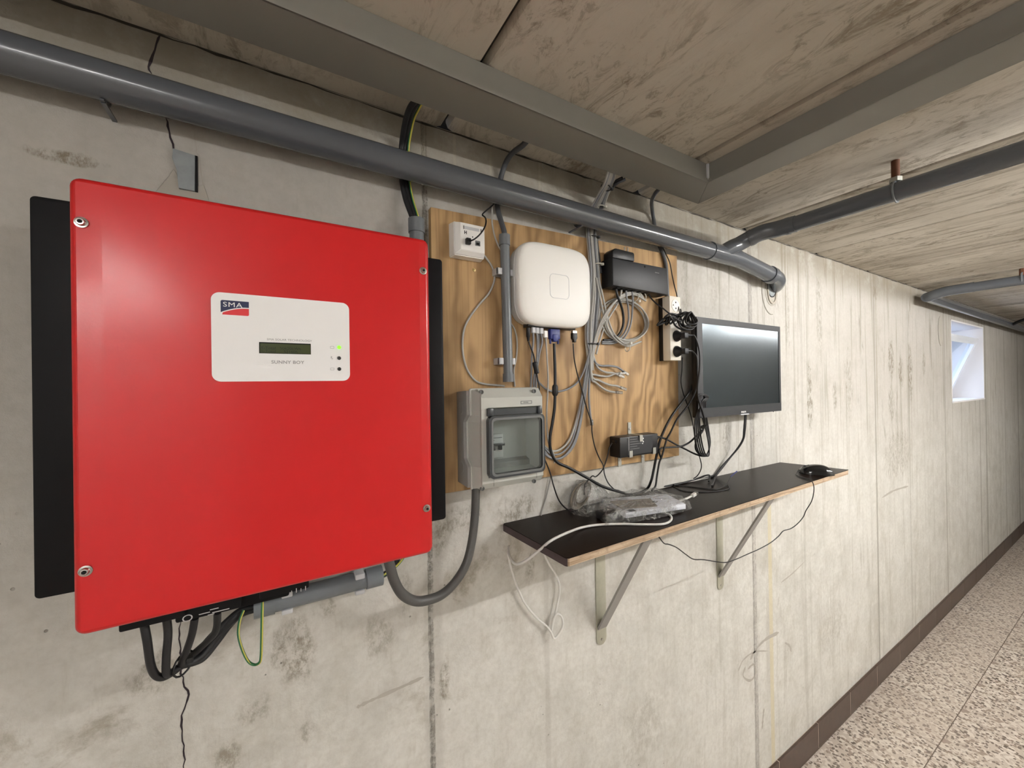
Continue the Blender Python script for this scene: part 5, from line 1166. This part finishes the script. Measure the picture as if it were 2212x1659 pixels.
wl = [Zp(1497, 1070, SZ+.022), Zp(1480, 1078, SZ+.015), Zp(1460, 1084, SZ+.009), Zp(1440, 1087, SZ+.005), Zp(1420, 1092, SZ+.004), Zp(1425, 1104, SZ+.003), Zp(1447, 1113, SZ+.003), Zp(1449, 1124, SZ+.0035), Zp(1432, 1132, SZ+.0035), Zp(1390, 1133, SZ+.0035), Zp(1340, 1132, SZ+.0035), Zp(1290, 1134, SZ+.0035), Zp(1255, 1140, SZ+.005), Zp(1220, 1153, SZ+.012), Zp(1190, 1168, SZ+.012)] + P(0, [(1168, 1186, .165), (1145, 1205, .155), (1127, 1216, .14), (1113, 1218, .12), (1104, 1208, .10), (1098, 1192, .06), (1100, 1180, .03), (1098, 1200, .02), (1106, 1235, .015), (1118, 1270, .012), (1135, 1305, .012), (1160, 1335, .012), (1180, 1352, .014), (1190, 1365, .016), (1197, 1379, .018), (1208, 1368, .02), (1216, 1350, .022), (1213, 1332, .022), (1203, 1326, .02), (1195, 1340, .016), (1192, 1362, .012), (1195, 1345, .012), (1202, 1315, .012), (1208, 1285, .012), (1208, 1262, .012), (1200, 1240, .012), (1186, 1218, .012), (1175, 1195, .010), (1172, 1172, .008)])
cable('lead', None, wl, .0030, 'ctwhite', parent=wc, n=10, k=5)
e = Zp(1497, 1070, SZ+.022); f_ = Zp(1512, 1060, SZ+.028); d_ = (f_-e).normalized(); rot = d_.to_track_quat('X', 'Z').to_matrix()
MB().box(e+d_*.004-Vector((.010, .005, .0045)), e+d_*.004+Vector((.010, .005, .0045)), .0015, 1, rot=rot).build('boot', 'ctwhite', wc)
MB().box(e+d_*.017-Vector((.007, .0055, .004)), e+d_*.017+Vector((.007, .0055, .004)), .001, 1, rot=rot).build('clear_plug', 'clearplug', wc)

# ---- plastic bag with leaflet, coiled lead and small adapter
bg = thing('plastic_bag', 'clear crumpled plastic bag of cable and printed leaflet on the shelf', 'plastic bag', Zp(1350, 1110, SZ))
lk = [Zp(1345, 1128, SZ), Zp(1478, 1100, SZ), Zp(1415, 1078, SZ), Zp(1320, 1085, SZ)]
def slab(poly, z0_, z1_, mat, name, bev=.002): return MB().prism([(p.x, p.y) for p in poly], 'z', z0_, z1_, bev).build(name, mat, bg)
leaf = slab([Zp(1352, 1127, SZ), Zp(1482, 1106, SZ), Zp(1440, 1082, SZ), Zp(1300, 1094, SZ)], SZ+.008, SZ+.022, 'paper', 'leaflet')
def Q(px, py): return Zp(px, py, SZ+.0225)
slab([Q(1345, 1100), Q(1420, 1094), Q(1405, 1078), Q(1318, 1084)], SZ+.022, SZ+.0245, 'brownco', 'brown_wrap', 0)
mb = MB()
fa, fb = Zp(1352, 1127, SZ), Zp(1482, 1106, SZ)
dv = (fb-fa).normalized(); nv = Vector((dv.y, -dv.x, 0))
for i, (u0, w_) in enumerate(((.010, .0016), (.0135, .0008), (.0155, .0022), (.019, .0010), (.0215, .0018), (.025, .0008), (.027, .002))):
    o_ = fa+dv*(u0+.006)-nv*.004; mb.prism([(o_.x, o_.y), ((o_+dv*w_).x, (o_+dv*w_).y), ((o_+dv*w_-nv*.016).x, (o_+dv*w_-nv*.016).y), ((o_-nv*.016).x, (o_-nv*.016).y)], 'z', SZ+.0222, SZ+.0226)
mb.build('barcode', 'hole', leaf)
for (cx2, cy2, s_) in ((1362, 1087, 1), (1415, 1086, .8)):
    o_ = Q(cx2, cy2)+Vector((0, 0, .003)); MB().tube([o_+Vector((.009*s_*math.cos(a), .006*s_*math.sin(a), 0)) for a in [PI*.3+1.5*PI*i/12 for i in range(13)]], .0009, 5).build('printed_mark', 'hole', bg)
# coil of grey brown lead standing in the bag's left
cc = Zp(1262, 1098, SZ)
for t in range(12):
    r_ = .036-.0009*t
    MB().tube([cc+Vector((-.012+.0050*t+ .012*math.sin(a), .010*math.cos(a)*.8+.004*t, .039+r_*math.sin(a))) + Vector((r_*1.15*math.cos(a), 0, 0)) for a in [2*PI*i/26 for i in range(26)]], .0022, 6, closed=True).build('coil_turn', 'brownco', bg, sharp=1.2)
o_ = Zp(1322, 1122, SZ); MB().box(o_+Vector((-.030, -.012, .001)), o_+Vector((.020, .030, .022)), .004).build('small_adapter', 'dark', bg)
# film: crumpled hull
def film(outline, hfun, name, seed):
    rnd = random.Random(seed); o2 = [Vector((p.x, p.y, 0)) for p in outline]; ce = sum(o2, Vector())/len(o2); R_ = []
    dense = []
    for i in range(len(o2)):
        a, b = o2[i], o2[(i+1) % len(o2)]
        for j in range(6): dense.append(a.lerp(b, j/6))
    n = len(dense)
    for k_, s_ in enumerate((1.0, .97, .90, .78, .6, .4, .2)):
        ringp = []
        for i, p in enumerate(dense):
            q = ce + (p-ce)*s_; h = hfun(q, 1-s_)
            jit = .0055*(1 if 0 < k_ < 6 else .3)
            ringp.append(Vector((q.x+rnd.uniform(-jit, jit)*.8, q.y+rnd.uniform(-jit, jit)*.8, SZ+.0012+max(0, h+(rnd.uniform(-jit, jit) if k_ else 0)))))
        R_.append(ringp)
    mb = MB(); mb.loops(R_, cap=False); mb.bm.faces.new([v for v in [mb.bm.verts.new(p) for p in R_[-1]]]); return mb.build(name, 'film', bg, sharp=.35, normals=True)
left = [Zp(1222, 1095, SZ), Zp(1236, 1112, SZ), Zp(1268, 1118, SZ), Zp(1300, 1112, SZ), Zp(1330, 1100, SZ), Zp(1318, 1080, SZ), Zp(1270, 1082, SZ)]
lcx = cc
film(left, lambda q, t: .078*min(1, t*3.2)**.6*math.exp(-((q.x-lcx.x)/.075)**2), 'film', 3)
right = [Zp(1290, 1112, SZ), Zp(1306, 1138, SZ), Zp(1350, 1131, SZ), Zp(1420, 1122, SZ), Zp(1496, 1100, SZ), Zp(1462, 1086, SZ), Zp(1420, 1073, SZ), Zp(1330, 1077, SZ)]
film(right, lambda q, t: .031*min(1, t*7)**.5, 'film', 5)
